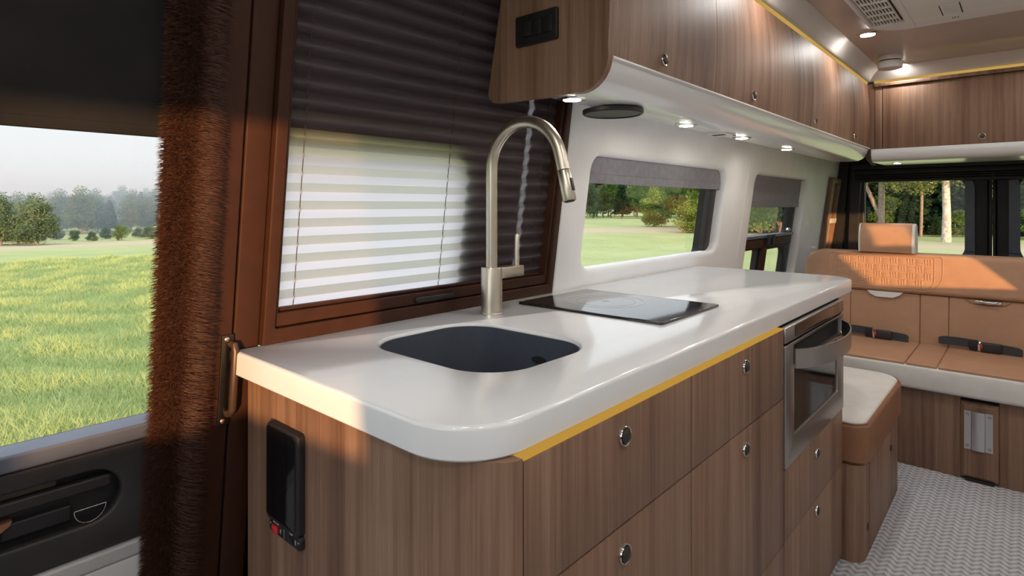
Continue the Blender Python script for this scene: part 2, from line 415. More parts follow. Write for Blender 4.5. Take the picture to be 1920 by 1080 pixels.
# ---- ceiling coves
def cove_prof(x0, z0, x1, z1, s):
    pts = [(x0, z0)]
    for k in range(9):
        w = R(90 * k / 8); pts.append((x1 - (x1 - x0) * math.cos(w), z0 + (z1 - z0) * math.sin(w)))
    return pts + [(x0, z1)]
o = kid('trim_6', COVE, None, lambda g: g.sweep([(-.70, 1.841), (-.662, 1.841), (-.650, 1.848), (-.632, 1.872), (-.612, 1.888), (-.598, 1.899), (-.70, 1.899)], 'y', .9, 3.80)); o['kind'] = 'structure'
o = kid('trim_7', COVE, None, lambda g: g.sweep([(3.80, 1.842), (3.72, 1.842), (3.705, 1.855), (3.685, 1.875), (3.665, 1.890), (3.64, 1.899), (3.80, 1.899)], 'x', -.662, .63)); o['kind'] = 'structure'

# ---- rear wall: two van doors with windows
def rear():
    Y = 4.66
    mp = lambda a, b, d: (a, Y + d, b)
    for nm, x0, x1, hx0, hx1, rr in (('door_1', -1.12, -.182, -.853, -.300, (.05, .02, .02, .10)), ('door_2', -.150, .95, -.036, .52, (.02, .05, .10, .02))):
        e_ = struct_empty(nm, ((x0 + x1) / 2, Y, .9))
        hf = rrect(hx0, hx1, .80, 1.325, rr)
        kid('door_panel', BLACKP, e_, lambda g: g.slab(rrect(x0, x1, 0, 1.93, .004), [hole(hf)], .05, .012, mp))
        kid('pane', GLASS, e_, lambda g: g.add([mp(p[0], p[1], .045) for p in hf(-.006)], [tuple(range(36))]), ang=0, normals=False)
        if nm == 'door_1':
            kid('inner_trim', SLATE, e_, lambda g: g.slab(poly([(-.300, .87), (-.300, 1.315), (-.262, 1.315), (-.25, 1.28), (-.25, .87)]), [], .02, 0, lambda a, b, d: mp(a, b, d - .018)))
            kid('lower_trim', SLATE, e_, lambda g: g.slab(poly([(-.345, .80), (-.305, .83), (-.300, .866), (-.25, .866), (-.252, .80)]), [], .022, 0, lambda a, b, d: mp(a, b, d - .02)))
        else:
            kid('inner_trim', SLATE, e_, lambda g: g.slab(poly([(-.088, .87), (-.088, 1.315), (-.044, 1.315), (-.036, 1.28), (-.036, .87)]), [], .02, 0, lambda a, b, d: mp(a, b, d - .018)))
            kid('lower_trim', SLATE, e_, lambda g: g.slab(poly([(-.088, .80), (-.088, .866), (-.036, .866), (-.030, .83), (-.005, .80)]), [], .022, 0, lambda a, b, d: mp(a, b, d - .02)))
    for i, (x0, x1) in enumerate(((-.182, -.168), (-.164, -.150))):
        o = bx(f'trim_{10+i}', BLACKP, None, x0, x1, Y - .012, Y + .04, 0, 1.9, .003); o['kind'] = 'structure'
    # header with roller cassette and grooves
    for i, (z0, z1, t, m_) in enumerate(((1.318, 1.338, .05, DOORP), (1.342, 1.352, .06, BLACKP), (1.356, 1.366, .07, BLACKP), (1.370, 1.40, .09, BLACKP), (1.404, 1.44, .10, DOORP))):
        o = bx(f'trim_{12+i}', m_, None, -.90, .7, Y - t, Y + .0, z0, z1, .003); o['kind'] = 'structure'
    # corner post between the white wall and the doors
    o = kid('trim_8', BLACKP, None, lambda g: g.slab(poly([(-1.12, 0), (-.99, 0), (-.985, .8), (-.938, 1.46), (-.938, 1.9), (-1.12, 1.9)]), [], .06, 0, lambda a, b, d: (a, 4.60 + d, b))); o['kind'] = 'structure'
    o = kid('trim_9', DOORP, None, lambda g: g.slab(poly([(-.975, 0), (-.905, 0), (-.900, .8), (-.862, 1.44), (-.928, 1.44)]), [], .05, 0, lambda a, b, d: (a, 4.625 + d, b))); o['kind'] = 'structure'
rear()
# slim wooden frame fixed on the wall at the rear
wr = thing('wall_rack', (XL(.9), 4.48, .86), 'slim wooden frame with two openings on the rear end of the white wall', 'rack')
kid('rack_frame', WOOD, wr, lambda g: g.slab(rrect(4.37, 4.615, .80, 1.345, .008), [hole(rrect(4.44, 4.575, 1.075, 1.31, .006)), hole(rrect(4.44, 4.575, .83, 1.03, .006))], .028, .004, mL(.03)))
kid('crossbar', GREYTR, wr, lambda g: g.slab(rrect(4.43, 4.585, 1.035, 1.07, .004), [], .02, .004, mL(.038)))

# ================================================================ left side: door lining, shaggy pillar, blinds
def door_lining():
    e_ = thing('door_lining', (XL(.5), -.2, .02), 'dark door lining with an oval pull pocket under the left window', 'door panel')
    pk = rrect(-.30, .287, .655, .742, .043)
    kid('upper_panel', DOORP, e_, lambda g: g.slab(rrect(-.97, .40, .604, .775, .003), [hole(pk)], .012, .006, mL(-.008)))
    pocket = kid('pull_pocket', BLACKP, e_, lambda g: g.slab(rrect(-.31, .297, .645, .752, .05), [], .006, 0, mL(-.040)))
    def wall(g):
        lp = pk(-.004); n = len(lp); mp = mL(0)
        g.add([mp(p[0], p[1], .012) for p in lp] + [mp(p[0], p[1], .042) for p in lp], [(i, (i + 1) % n, n + (i + 1) % n, n + i) for i in range(n)])
    kid('pocket_rim', BLACKP, e_, wall)
    kid('pull_bar', DOORP, e_, lambda g: g.slab(rrect(-.30, .275, .706, .726, .004), [], .018, .004, mL(-.018)))
    kid('upper_bezel', M('olive_plastic', (.075, .062, .045), .5), e_, lambda g: g.slab(rrect(-.29, .205, .727, .738, .002), [], .010, .002, mL(-.028)), label='dim olive strip inside the pocket')
    kid('latch_box', BLACKP, e_, lambda g: g.slab(rrect(.14, .225, .664, .690, .003), [], .012, .003, mL(-.024)))
    kid('lever', M('worn_bronze_lever', (.30, .13, .08), .3, .6), e_, lambda g: g.slab(poly([(-.02, .650), (.10, .655), (.150, .690), (.152, .697), (.10, .690), (-.02, .680)]), [], .016, 0, mL(-.018)), label='brown curved door lever')
    def ring(g):
        mp = mL(-.012); pts = [mp(.2465 + .021 * math.cos(w), .682 + .024 * math.sin(w), 0) for w in np.linspace(math.pi, 2 * math.pi, 15)]
        g.tube(pts, .0009, 8); g.tube([pts[0], pts[-1]], .0008, 8)
    kid('tie_ring', CHROME, e_, ring, label='thin chrome half-round tie ring')
    kid('lower_trim', GREYTR, e_, lambda g: g.slab(rrect(-.97, .40, .574, .600, .003), [], .016, .004, mL(-.004)))
    kid('lower_panel', LGREY, e_, lambda g: g.slab(rrect(-.97, .40, .02, .572, .003), [], .012, .004, mL(-.008)))
door_lining()

def shag():
    e_ = thing('shaggy_pillar', (XL(0), .372, 0), 'dark brown shaggy bristle-covered pillar left of the pleated blind', 'pillar')
    cy, hw, dp = .3645, .046, .050                                  # half ellipse section
    zs = np.linspace(.005, 1.86, 30); ns = 14; g = G(); vs = []; fs = []
    for z in zs:
        for k in range(ns + 1):
            w = math.pi * k / ns; vs.append((XL(z) - .006 + dp * .72 * math.sin(w), cy + hw * .86 * math.cos(w), z))
    for i in range(len(zs) - 1):
        for k in range(ns): fs.append((i * (ns + 1) + k, i * (ns + 1) + k + 1, (i + 1) * (ns + 1) + k + 1, (i + 1) * (ns + 1) + k))
    g.add(vs, fs)
    base = M('shag_backing', (.030, .012, .007), .9, spec=.1)
    g.obj('core', base, e_)
    n = 64000
    z = rng.uniform(.01, 1.86, n); w = rng.uniform(.02, math.pi - .02, n)
    root = np.stack([-1.07 + .136 * (z - .9) - .006 + dp * .72 * np.sin(w), cy + hw * .86 * np.cos(w), z], 1)
    nor = np.stack([np.sin(w) / dp, np.cos(w) / hw, np.zeros(n)], 1); nor /= np.linalg.norm(nor, axis=1)[:, None]
    tan = np.stack([-np.cos(w), np.sin(w) , np.zeros(n)], 1)         # towards +Y over the front
    lay = np.clip((1.95 - w) / .5, 0, 1)[:, None]                       # right-hand part lies flat, left edge stands out
    d = nor * (.22 + .55 * (1 - lay)) + tan * lay * 1.0 + rng.normal(0, 1, (n, 3)) * np.array([.13, .13, .085]) * (1 + 1.0 * (1 - lay)) + np.array([0, 0, -.10])
    d /= np.linalg.norm(d, axis=1)[:, None]
    ln = rng.uniform(.009, .015, n) + lay[:, 0] * rng.uniform(.008, .022, n) * np.clip(w / .8, .25, 1)
    side = np.cross(d, np.array([1.0, .15, .1])); side /= np.linalg.norm(side, axis=1)[:, None]; side *= .00042
    mid = root + d * (ln * .55)[:, None] + np.array([0, 0, -.0006]); tip = root + d * ln[:, None] + np.array([0, 0, -1]) * (ln * .10)[:, None]
    V = np.stack([root - side, root + side, mid - side * .8, mid + side * .8, tip], 1).reshape(-1, 3)
    b = (np.arange(n) * 5)[:, None]
    tri = np.concatenate([b + [0, 1, 3], b + [0, 3, 2], b + [2, 3, 4]], 0)
    c = np.array([-1.03, cy, .9]); me = bpy.data.meshes.new('bristles')
    me.vertices.add(len(V)); me.vertices.foreach_set('co', (V - c).astype(np.float32).ravel())
    me.loops.add(tri.size); me.loops.foreach_set('vertex_index', tri.astype(np.int32).ravel())
    me.polygons.add(len(tri)); me.polygons.foreach_set('loop_start', np.arange(0, tri.size, 3, dtype=np.int32))
    me.update(calc_edges=True)
    m = M('shag_fibre', rough=.6, spec=.25); nz = noise(m, pos_map(m, (130, 130, 420)), 1.0, 2)
    L(m, ramp(m, nz.outputs[0], [(.3, (.024, .009, .0055)), (.55, (.058, .022, .0125)), (.75, (.105, .041, .023))]), m.node_tree.nodes['Principled BSDF'].inputs['Base Color'])
    me.materials.append(m); o = bpy.data.objects.new('bristles', me); place(o, e_, c); o['kind'] = 'stuff'
shag()

gh = thing('grab_handle', (XL(.85), .440, .765), 'dark metal grab handle screwed to the brown trim left of the counter', 'handle')
kid('backplate', DKMET, gh, lambda g: g.slab(rrect(.4285, .4495, .764, .930, .002), [], .003, .001, mL(.0035)))
def gripbar(g):
    pts = [(XL(.912) + .003, .445, .912), (XL(.911) + .013, .4465, .911), (XL(.905) + .018, .447, .902), (XL(.80) + .018, .447, .795), (XL(.79) + .013, .4465, .786), (XL(.785) + .003, .445, .784)]
    g.tube(pts, .0068, 10)
kid('grip', M('bronze_grip', (.085, .052, .038), .42, .5), gh, gripbar)
for z in (.922, .772):
    kid('screw', M('copper_screw', (.85, .50, .36), .25, 1.0), gh, lambda g: g.lathe((XL(z) + .0035, .437, z), (1, 0, 0), [(.0042, 0), (.0042, .0015), (.002, .003)], 12))

def pleated():
    e_ = thing('pleated_blind', (XL(.95), .93, .955), 'dark pleated blind drawn over the window beside the sink, bright where daylight passes', 'blind')
    p = .0345; z0, z1 = .962, 1.80; g = G(); vs = []; fs = []; n = int((z1 - z0) / p * 2)
    for i in range(n + 1):
        z = z0 + i * p / 2; off = -.017 if i % 2 else -.0238
        for y in (.5295, .80, 1.07, 1.337): vs.append((XL(z) + off, y, z))
    for i in range(n):
        for k in range(3): fs.append((i * 4 + k, i * 4 + k + 1, i * 4 + 5 + k, i * 4 + 4 + k))
    g.add(vs, fs); g.obj('pleated_fabric', BLIND, e_, ang=0, normals=False)
    kid('bottom_rail', BROWNF, e_, lambda g: g.slab(rrect(.5295, 1.337, .957, .964, .002), [], .024, .002, mL(-.008)))
    h = kid('pull_tab', BLACKP, e_, lambda g: g.slab(rrect(.855, .975, .934, .947, .006), [], .01, .004, mL(.012)))
    for y in (.570, .945, 1.30):
        kid('cord', M('brown_cord', (.05, .028, .02), .7), e_, lambda g: g.tube([(XL(z) - .0195, y, z) for z in (z0, 1.3, z1)], .0009, 6))
pleated()
rb_ = thing('roller_blind', (XL(1.27), -.3, 1.268), 'black blackout blind pulled halfway down over the left door window', 'blind')
kid('blind_fabric', BLACKB, rb_, lambda g: g.slab(rrect(-.99, .372, 1.270, 1.86, .002), [], .003, .001, mL(-.012)))
kid('hem_bar', BLACKB, rb_, lambda g: g.slab(rrect(-.99, .372, 1.268, 1.284, .003), [], .008, .002, mL(-.009)))

def shade(y0, y1, zb, lab):
    e_ = thing('window_shade', (XL(zb) - .05, (y0 + y1) / 2, zb), lab, 'shade', 'grey shades in the white wall')
    kid('shade_fabric', SHADE, e_, lambda g: g.slab(rrect(y0, y1, zb + .03, 1.40, .002), [], .003, .001, mL(-.026)))
    kid('hem', SHADE, e_, lambda g: g.slab(rrect(y0, y1, zb, zb + .031, .003), [], .007, .003, mL(-.023)))
shade(1.50, 2.628, 1.231, 'long grey shade at the top of the window above the cooktop')
shade(2.955, 3.85, 1.149, 'shorter grey shade at the top of the window near the bench')

# ================================================================ kitchen
CX0, CX1, CY0, CY1, CT, CB = -1.068, -.463, .447, 2.405, .900, .857
wt = thing('worktop', (-.77, 1.42, CB), 'long white worktop with rounded corners over the walnut cabinets', 'worktop')
sinkfn = rrect(-.945, -.602, .634, .922, .088, 10)
kid('slab', COUNTER, wt, lambda g: g.slab(rrect(CX0, CX1, CY0, CY1, (.10, .004, .004, .10), 14), [hole(sinkfn)], CT - CB, .006, lambda a, b, d: (a, b, CT - d), seg=4, rb=.003))
# sink basin
sk = thing('sink', (-.773, .778, .70), 'dark grey undermount sink basin with an overflow hole', 'sink')
def basin(g):
    rings = []
    prof = [(.0003, .8945), (.0015, .894), (.002, .80), (.005, .755), (.014, .727), (.032, .713), (.06, .708)]
    for d, z in prof:
        rings.append([len(g.v) + i for i in range(44)]); g.v += [(p[0], p[1], z) for p in sinkfn(d)]
    for a, b in zip(rings[:-1], rings[1:]): g.f += [(a[i], a[(i + 1) % 44], b[(i + 1) % 44], b[i]) for i in range(44)]
    g.f.append(tuple(rings[-1]))
kid('basin', SINK, sk, basin, ang=60)
kid('overflow_hole', DARK, sk, lambda g: g.slab(lambda d: [(-.742 + (.019 - d) * math.cos(w), .846 + (.0075 - d) * math.sin(w)) for w in np.linspace(0, 2 * math.pi, 20, endpoint=False)], [], .002, 0, lambda a, b, d: (a, .9195 - d, b)))
kid('drain', DKMET, sk, lambda g: g.lathe((-.773, .778, .708), (0, 0, 1), [(.04, 0), (.04, .002), (.03, .003), (.026, .001)], 20))
# cooktop
ck = thing('cooktop', (-.80, 1.31, CT), 'thin black glass induction cooktop set on the white worktop', 'cooktop')
kid('glass_plate', GLASSB, ck, lambda g: g.slab(rrect(-1.006, -.592, 1.155, 1.472, .010, 4), [], .006, .0015, lambda a, b, d: (a, b, CT + .0062 - d)))
for r0, r1 in ((.1010, .1030), (.0765, .0785)):
    def ringm(g):
        n = 48; c = (-.838, 1.318, CT + .0064)
        g.add([(c[0] + r * math.cos(2 * math.pi * i / n), c[1] + r * math.sin(2 * math.pi * i / n), c[2]) for r in (r0, r1) for i in range(n)], [(i, (i + 1) % n, n + (i + 1) % n, n + i) for i in range(n)])
    kid('burner_ring', PRINT, ck, ringm, ang=0)
kid('burner_mark', PRINT, ck, lambda g: g.box(-.852, -.824, 1.3168, 1.3192, CT + .0060, CT + .0065).box(-.8392, -.8368, 1.304, 1.332, CT + .0060, CT + .0065), ang=0)
# faucet
fc = thing('faucet', (-.964, 1.013, CT), 'tall brushed champagne gooseneck faucet standing behind the sink', 'faucet')
kid('body', NICK, fc, lambda g: g.lathe((-.964, 1.013, CT), (0, 0, 1), [(.0265, 0), (.0265, .003), (.0255, .004), (.0255, .110), (.0245, .112), (.015, .1125)], 40))
def neck(g):
    c = (-.860, 1.246); rr = .104
    pts = [(-.964, 1.013, z) for z in np.linspace(1.008, 1.246, 6)] + [(c[0] + rr * math.cos(w), 1.013, c[1] + rr * math.sin(w)) for w in np.linspace(math.pi, R(14), 28)[1:]]
    t = (math.sin(R(14)), -math.cos(R(14))); q = pts[-1]
    pts.append((q[0] + t[0] * .036, 1.013, q[2] + t[1] * .036)); neck.end = pts[-1]; neck.t = t
    g.tube(pts, .0138, 24)
kid('gooseneck', NICK, fc, neck, ang=60)
q, t = neck.end, neck.t
sh_ = kid('spray_head', NICK, fc, lambda g: g.tube([(q[0] + t[0] * a, 1.013, q[2] + t[1] * a) for a in (.001, .003, .066, .069)], [.0136, .0146, .0152, .0140], 24))
kid('spray_nozzle', DARK, sh_, lambda g: g.tube([(q[0] + t[0] * a, 1.013, q[2] + t[1] * a) for a in (.068, .0705)], .0115, 18))
kid('spray_button', DKMET, sh_, lambda g: g.box(-.0014, .0022, -.004, .004, -.014, .014, .001, 2, Matrix.Translation((q[0] + t[0] * .036 + .0148, 1.013, q[2] + t[1] * .036 + .004)) @ Matrix.Rotation(R(-14), 4, 'Y')))
ar = kid('lever_arm', NICK, fc, lambda g: g.box(-.978, -.950, 1.025, 1.118, .983, 1.010, .003, 2))
kid('lever_rod', NICK, ar, lambda g: g.lathe((-.964, 1.105, 1.008), (0, 0, 1), [(.0062, 0), (.0062, .077), (.005, .079)], 16))

# cabinets
FX = -.452                                                   # plane of the drawer fronts
def knob(parent, c, ax):
    k = kid('latch_knob', CHROME, parent, lambda g: g.lathe(c, ax, [(.0155, 0), (.0155, .003), (.0145, .0048), (.0130, .0042), (.0125, .0015)], 24))
    kid('latch_button', DKMET, k, lambda g: g.lathe(c, ax, [(.0122, .0012), (.0118, .0050), (.0085, .0078), (.003, .0088)], 20))
    return k
def front(parent, name, y0, y1, z0, z1, kn=None, x=FX):
    d = bx(name, WOOD, parent, x - .018, x, y0, y1, z0, z1, .0012, 2)
    if kn: knob(d, (x, kn[0], kn[1]), (1, 0, 0))
    return d
c1 = thing('base_cabinet', (-.76, .76, 0), 'walnut cabinet under the sink with rounded end and tablet on its side', 'cabinet')
def endpanel(g):
    def path(o_):
        pts = [(-1.066, .475 + o_)]; rx, ry = .110 - o_, .054 - o_
        for k in range(11):
            w = R(-90 + 90 * k / 10); pts.append((FX - .110 + rx * math.cos(w), .475 + .054 + ry * math.sin(w)))
        return pts
    a = path(0); b = path(.016)
    g.sweep(a + b[::-1], 'z', .0, CB - .0005)
kid('end_panel', WOOD, c1, endpanel)
kid('carcass', DARK, c1, lambda g: g.box(-1.05, FX - .019, .535, .992, .01, .700).box(FX - .10, FX - .019, .535, .992, .70, CB - .006))
front(c1, 'drawer', .5315, .9935, .6845, CB - .0045, (.7615, .816))
front(c1, 'drawer', .5315, .9935, .3235, .6815, (.7615, .640))
front(c1, 'drawer', .5315, .9935, .03, .3205, (.7615, .28))
c2 = thing('base_cabinet', (-.76, 1.26, 0), 'walnut cabinet between the sink cabinet and the oven, drawer above door', 'cabinet')
kid('carcass', DARK, c2, lambda g: g.box(-1.05, FX - .019, .996, 1.520, .01, CB - .006))
front(c2, 'drawer', .9965, 1.5205, .6845, CB - .0045, (1.2587, .816))
front(c2, 'door', .9965, 1.5205, .3235, .6815, (1.2587, .640))
front(c2, 'drawer', .9965, 1.5205, .03, .3205, (1.2587, .28))
c3 = thing('base_cabinet', (-.76, 1.83, 0), 'walnut cabinet below the oven with two small fronts', 'cabinet')
kid('carcass', DARK, c3, lambda g: g.box(-1.05, FX - .019, 1.526, 2.128, .01, .500))
kid('side_panel', WOOD, c3, lambda g: g.box(-1.05, FX - .004, 2.1285, 2.1395, .01, CB - .002, .001))
front(c3, 'drawer', 1.5265, 2.1275, .3235, .5015, (1.819, .4535))
front(c3, 'drawer', 1.5265, 2.1275, .03, .3205, (1.819, .2895))
ls = thing('led_strip', (FX, 1.03, CB - .004), 'yellow glowing light strip under the front edge of the worktop', 'light strip')
for y0, y1 in ((.5315, .9935), (.9965, 1.5205)):
    kid('diffuser', LEDY, ls, lambda g: g.box(-.476, FX - .0006, y0, y1, CB - .0043, CB - .0006, .0008))

# tablet panel on the cabinet end
tb = thing('control_tablet', (-.915, .474, .61), 'black tablet screen with a red rocker switch strip on the cabinet end', 'control panel')
kid('housing', BLACKP, tb, lambda g: g.slab(rrect(-.967, -.862, .632, .795, .008), [], .013, .004, lambda a, b, d: (a, .462 + d, b)))
kid('screen', SCRN, tb, lambda g: g.slab(rrect(-.9645, -.8685, .640, .790, .005), [], .003, .001, lambda a, b, d: (a, .4605 + d, b)))
sp_ = kid('switch_strip', BLACKP, tb, lambda g: g.slab(rrect(-.967, -.862, .609, .6315, .007), [], .008, .002, lambda a, b, d: (a, .467 + d, b)))
kid('rocker_switch', RED, sp_, lambda g: g.box(-.951, -.9335, .4625, .468, .6125, .6245, .0015), label='red rocker switch')
kid('rocker_switch', BLACKP, sp_, lambda g: g.box(-.898, -.885, .4645, .468, .613, .625, .0015))
kid('divider', PRINT, sp_, lambda g: g.box(-.9155, -.9148, .4666, .4672, .6125, .627), ang=0)
for x in (-.9605, -.8675): kid('screw', CHROME, sp_, lambda g: g.lathe((x, .467, .623), (0, -1, 0), [(.0022, 0), (.0022, .0008), (.001, .0014)], 10))
text('BATTERY', .0048, WPRINT, sp_, (-.942, .4668, .6282), (R(90), 0, 0))
text('ON', .0044, WPRINT, sp_, (-.927, .4668, .6195), (R(90), R(90), 0))
text('STEP', .0048, WPRINT, sp_, (-.8915, .4668, .6282), (R(90), 0, 0))
text('OFF', .0044, WPRINT, sp_, (-.878, .4668, .6195), (R(90), R(90), 0))

# oven
ov = thing('oven', (-.72, 1.825, .504), 'built-in stainless oven with a bowed handle at the kitchen end', 'oven')
OX = -.4485
kid('oven_body', DARK, ov, lambda g: g.box(-1.0, OX - .012, 1.535, 2.120, .508, CB - .003))
kid('control_panel', STEEL, ov, lambda g: g.box(OX - .012, OX, 1.5255, 2.1275, .8165, CB - .002, .002))
kid('control_display', GLASSB, ov, lambda g: g.slab(rrect(1.60, 2.06, .822, .852, .004), [], .002, .0006, lambda a, b, d: (OX + .0014 - d, a, b)))
def ovendoor(g): g.slab(rrect(1.5255, 2.1275, .5045, .8105, .003), [hole(rrect(1.597, 2.052, .574, .742, .004)), hole(rrect(1.590, 2.104, .752, .803, .004))], .014, .002, lambda a, b, d: (OX - d, a, b))
od = kid('oven_door', STEEL, ov, ovendoor)
kid('handle_recess', DARK, od, lambda g: g.box(OX - .0138, OX - .0118, 1.585, 2.110, .748, .808, 0))
kid('door_glass', OVENG, od, lambda g: g.box(OX - .010, OX - .004, 1.590, 2.058, .567, .7455, 0))
def bow(g):
    n = 18; vs = []; fs = []; y0, y1, dp = 1.597, 2.098, .062
    for i in range(n + 1):
        s_ = i / n; y = y0 + (y1 - y0) * s_; x = OX + .0005 + dp * math.sin(math.pi * s_) ** .62
        for dx, z in ((0, .742), (.0035, .742), (.0035, .792), (0, .792)): vs.append((x + dx, y, z))
    for i in range(n):
        for k in range(4): fs.append((i * 4 + k, i * 4 + (k + 1) % 4, i * 4 + 4 + (k + 1) % 4, i * 4 + 4 + k))
    fs += [(0, 1, 2, 3), tuple(n * 4 + k for k in range(4))]
    g.add(vs, fs)
kid('handle', STEEL, od, bow, label='wide bowed steel handle')

# ================================================================ overhead cabinets, left side
UY0, UY1 = 1.040, 3.715
def dprof(z): return -.661 + .010 * math.sin(math.pi * (z - 1.47) / .36) - .006 * (z - 1.47) / .36
uc = thing('overhead_cabinet', (-.83, 2.4, 1.41), 'long walnut overhead cabinet above the worktop with white curved underside', 'cabinet')
def endp(g):
    pts = []
    for k in range(7):
        w = R(180 + 80 * k / 6); pts.append((-.975 + .026 * math.cos(w), 1.437 + .027 * math.sin(w)))
    pts += [(-.90, 1.4085), (-.745, 1.4045)]
    for k in range(8):
        w = R(-82 + 78 * k / 7); pts.append((-.728 + .074 * math.cos(w), 1.478 + .074 * math.sin(w)))
    pts += [(dprof(z) + .004, z) for z in np.linspace(1.50, 1.828, 8)]
    pts += [(-.93, 1.828), (-.958, 1.66)]
    g.sweep(pts, 'y', UY0, UY0 + .018)
kid('end_panel', WOOD, uc, endp)
kid('carcass', WOOD, uc, lambda g: g.sweep([(-.985, 1.53), (-.69, 1.475), (-.69, 1.826), (-.93, 1.826)], 'y', UY0 + .02, UY1 - .01))
def valance(g):
    pts = [(-.660, 1.4755), (-.657, 1.4665)]
    for k in range(9):
        w = R(-8 - 76 * k / 8); pts.append((-.730 + .072 * math.cos(w), 1.478 + .072 * math.sin(w)))
    pts += [(-.76, 1.4055), (-.828, 1.409), (-.834, 1.414), (-.985, 1.515)]
    back = [(-.97, 1.53), (-.83, 1.424), (-.76, 1.418), (-.70, 1.43), (-.675, 1.4755)]
    g.sweep(pts + back, 'y', UY0 + .0185, UY1)
kid('valance', VAL, uc, valance)
kid('valance_lip', ACW, uc, lambda g: g.sweep([(-.668, 1.4755), (-.6535, 1.4755), (-.6525, 1.4715), (-.656, 1.468), (-.668, 1.468)], 'y', UY0 + .0185, UY1), label='pale edge bead along the valance')
seams = [UY0 + .0185, 1.607, 2.335, 3.06, 3.60, UY1]
kn = [1.291, 1.908, 2.628, 3.358, None]
for i in range(5):
    y0, y1 = seams[i] + .0012, seams[i + 1] - .0012
    def door(g):
        zz = np.linspace(1.4775, 1.826, 13)
        g.sweep([(dprof(z), z) for z in zz] + [(dprof(z) - .018, z) for z in zz[::-1]], 'y', y0, y1)
    d = kid('door', WOOD, uc, door)
    if kn[i]: knob(d, (dprof(1.512) - .0005, kn[i] if i else 1.296, 1.512), (1, 0, .06))
s1 = thing('led_strip', (-.668, 2.3, 1.83), 'yellow glowing strip along the top of the left overhead doors', 'light strip')
kid('diffuser', LEDC, s1, lambda g: g.box(-.690, -.6625, UY0, UY1 - .01, 1.8285, 1.8400, .001))
# switch plate on the end panel
sw = thing('switch_plate', (-.845, UY0, 1.53), 'black plate with three rocker switches on the overhead cabinet end', 'switch')
kid('plate', BLACKP, sw, lambda g: g.slab(rrect(-.906, -.783, 1.532, 1.603, .004), [], .008, .003, lambda a, b, d: (a, UY0 - .008 + d, b)))
for x in (-.881, -.851, -.821):
    kid('rocker_switch', BLACKP, sw, lambda g: g.box(x, x + .026, UY0 - .012, UY0 - .006, 1.550, 1.586, .002, 2, None))
# lamps under the overhead cabinets
def downlight(name, c, lab, r=.020, mat=LAMP, grp='small round downlights'):
    t_ = thing(name, c, lab, 'lamp', grp); x, y, z = c
    kid('bezel', CHROME, t_, lambda g: g.lathe(c, (0, 0, -1), [(r * 1.75, 0), (r * 1.75, .0015), (r * 1.5, .004), (r * 1.12, .0045), (r * 1.05, .002)], 28))
    kid('lamp_lens', mat, t_, lambda g: g.lathe(c, (0, 0, -1), [(r, .0025), (r, .0052), (r * .7, .0062)], 24))
    return t_
US = 1.4062
downlight('downlight', (-.790, 1.100, US + .0015), 'round downlight behind the wooden overhead cabinet end, half hidden by it')
downlight('downlight', (-.785, 1.690, US + .0015), 'round downlight between the black speaker and the white socket')
downlight('downlight', (-.780, 2.140, US + .0015), 'round downlight just behind the white socket under the overhead cabinet')
downlight('downlight', (-.790, 2.700, US + .0015), 'round downlight farthest along under the left overhead cabinet')
spk = thing('speaker', (-.795, 1.285, US), 'flat black round speaker under the overhead cabinet', 'speaker')
kid('speaker_ring', BLACKP, spk, lambda g: g.lathe((-.795, 1.285, US - .0012), (0, 0, -1), [(.070, 0), (.077, .002), (.0775, .010), (.074, .0135), (.070, .0135), (.068, .011)], 44))
kid('speaker_grille', DOORP, spk, lambda g: g.lathe((-.795, 1.285, US), (0, 0, -1), [(.0675, .008), (.066, .0105), (.035, .0118), (.002, .0122)], 40))
so = thing('socket_panel', (-.785, 1.97, US), 'slim white socket panel between two downlights under the cabinet', 'socket')
kid('plate', ACW, so, lambda g: g.slab(rrect(-.820, -.752, 1.925, 2.005, .006), [], .008, .003, lambda a, b, d: (a, b, US - .007 + d)))
kid('flap', DARK, so, lambda g: g.box(-.808, -.766, 1.935, 1.960, US - .0085, US - .006, .001))
kid('clip', CHROME, so, lambda g: g.box(-.756, -.750, 1.985, 2.002, US - .010, US - .002, .001))

# ================================================================ overhead cabinets, rear
RY = 3.72
rc_ = thing('overhead_cabinet', (-.1, RY + .2, 1.40), 'walnut overhead cabinet across the rear above the bench', 'cabinet')
kid('carcass', WOOD, rc_, lambda g: g.box(-.640, .66, RY + .021, RY + .42, 1.475, 1.828, .002))
kid('corner_post', WOOD, rc_, lambda g: g.sweep([(-.668, RY - .003), (-.634, RY - .003), (-.634, RY + .025), (-.668, RY + .025)], 'z', 1.468, 1.828))
kid('filler_panel', WOOD, rc_, lambda g: g.box(-.632, -.5975, RY + .002, RY + .02, 1.470, 1.822, .001))
dr = kid('door', WOOD, rc_, lambda g: g.box(-.5945, .044, RY, RY + .019, 1.470, 1.806, .0015))
knob(dr, (-.171, RY, 1.505), (0, -1, 0))
kid('door', WOOD, rc_, lambda g: g.box(.047, .66, RY, RY + .019, 1.470, 1.806, .0015))
kid('top_rail', WOOD, rc_, lambda g: g.box(-.632, .66, RY - .012, RY + .019, 1.809, 1.828, .002), label='dark wooden rail above the rear doors')
def rval(g):
    pts = [(RY - .002, 1.468)] + [(RY + .052 - .054 * math.cos(R(84 * k / 8)), 1.450 - .050 * math.sin(R(84 * k / 8))) for k in range(9)] + [(RY + .42, 1.402), (RY + .42, 1.468)]
    g.sweep(pts, 'x', -.650, .66)
kid('valance', VAL, rc_, rval)
kid('valance_end', BROWNF, rc_, lambda g: g.sweep([(RY - .02, 1.418), (RY + .14, 1.388), (RY + .14, 1.404), (RY - .0, 1.47), (RY - .02, 1.47)], 'x', -.672, -.652))
s2 = thing('led_strip', (-.1, RY, 1.835), 'yellow glowing strip above the rear overhead cabinet', 'light strip')
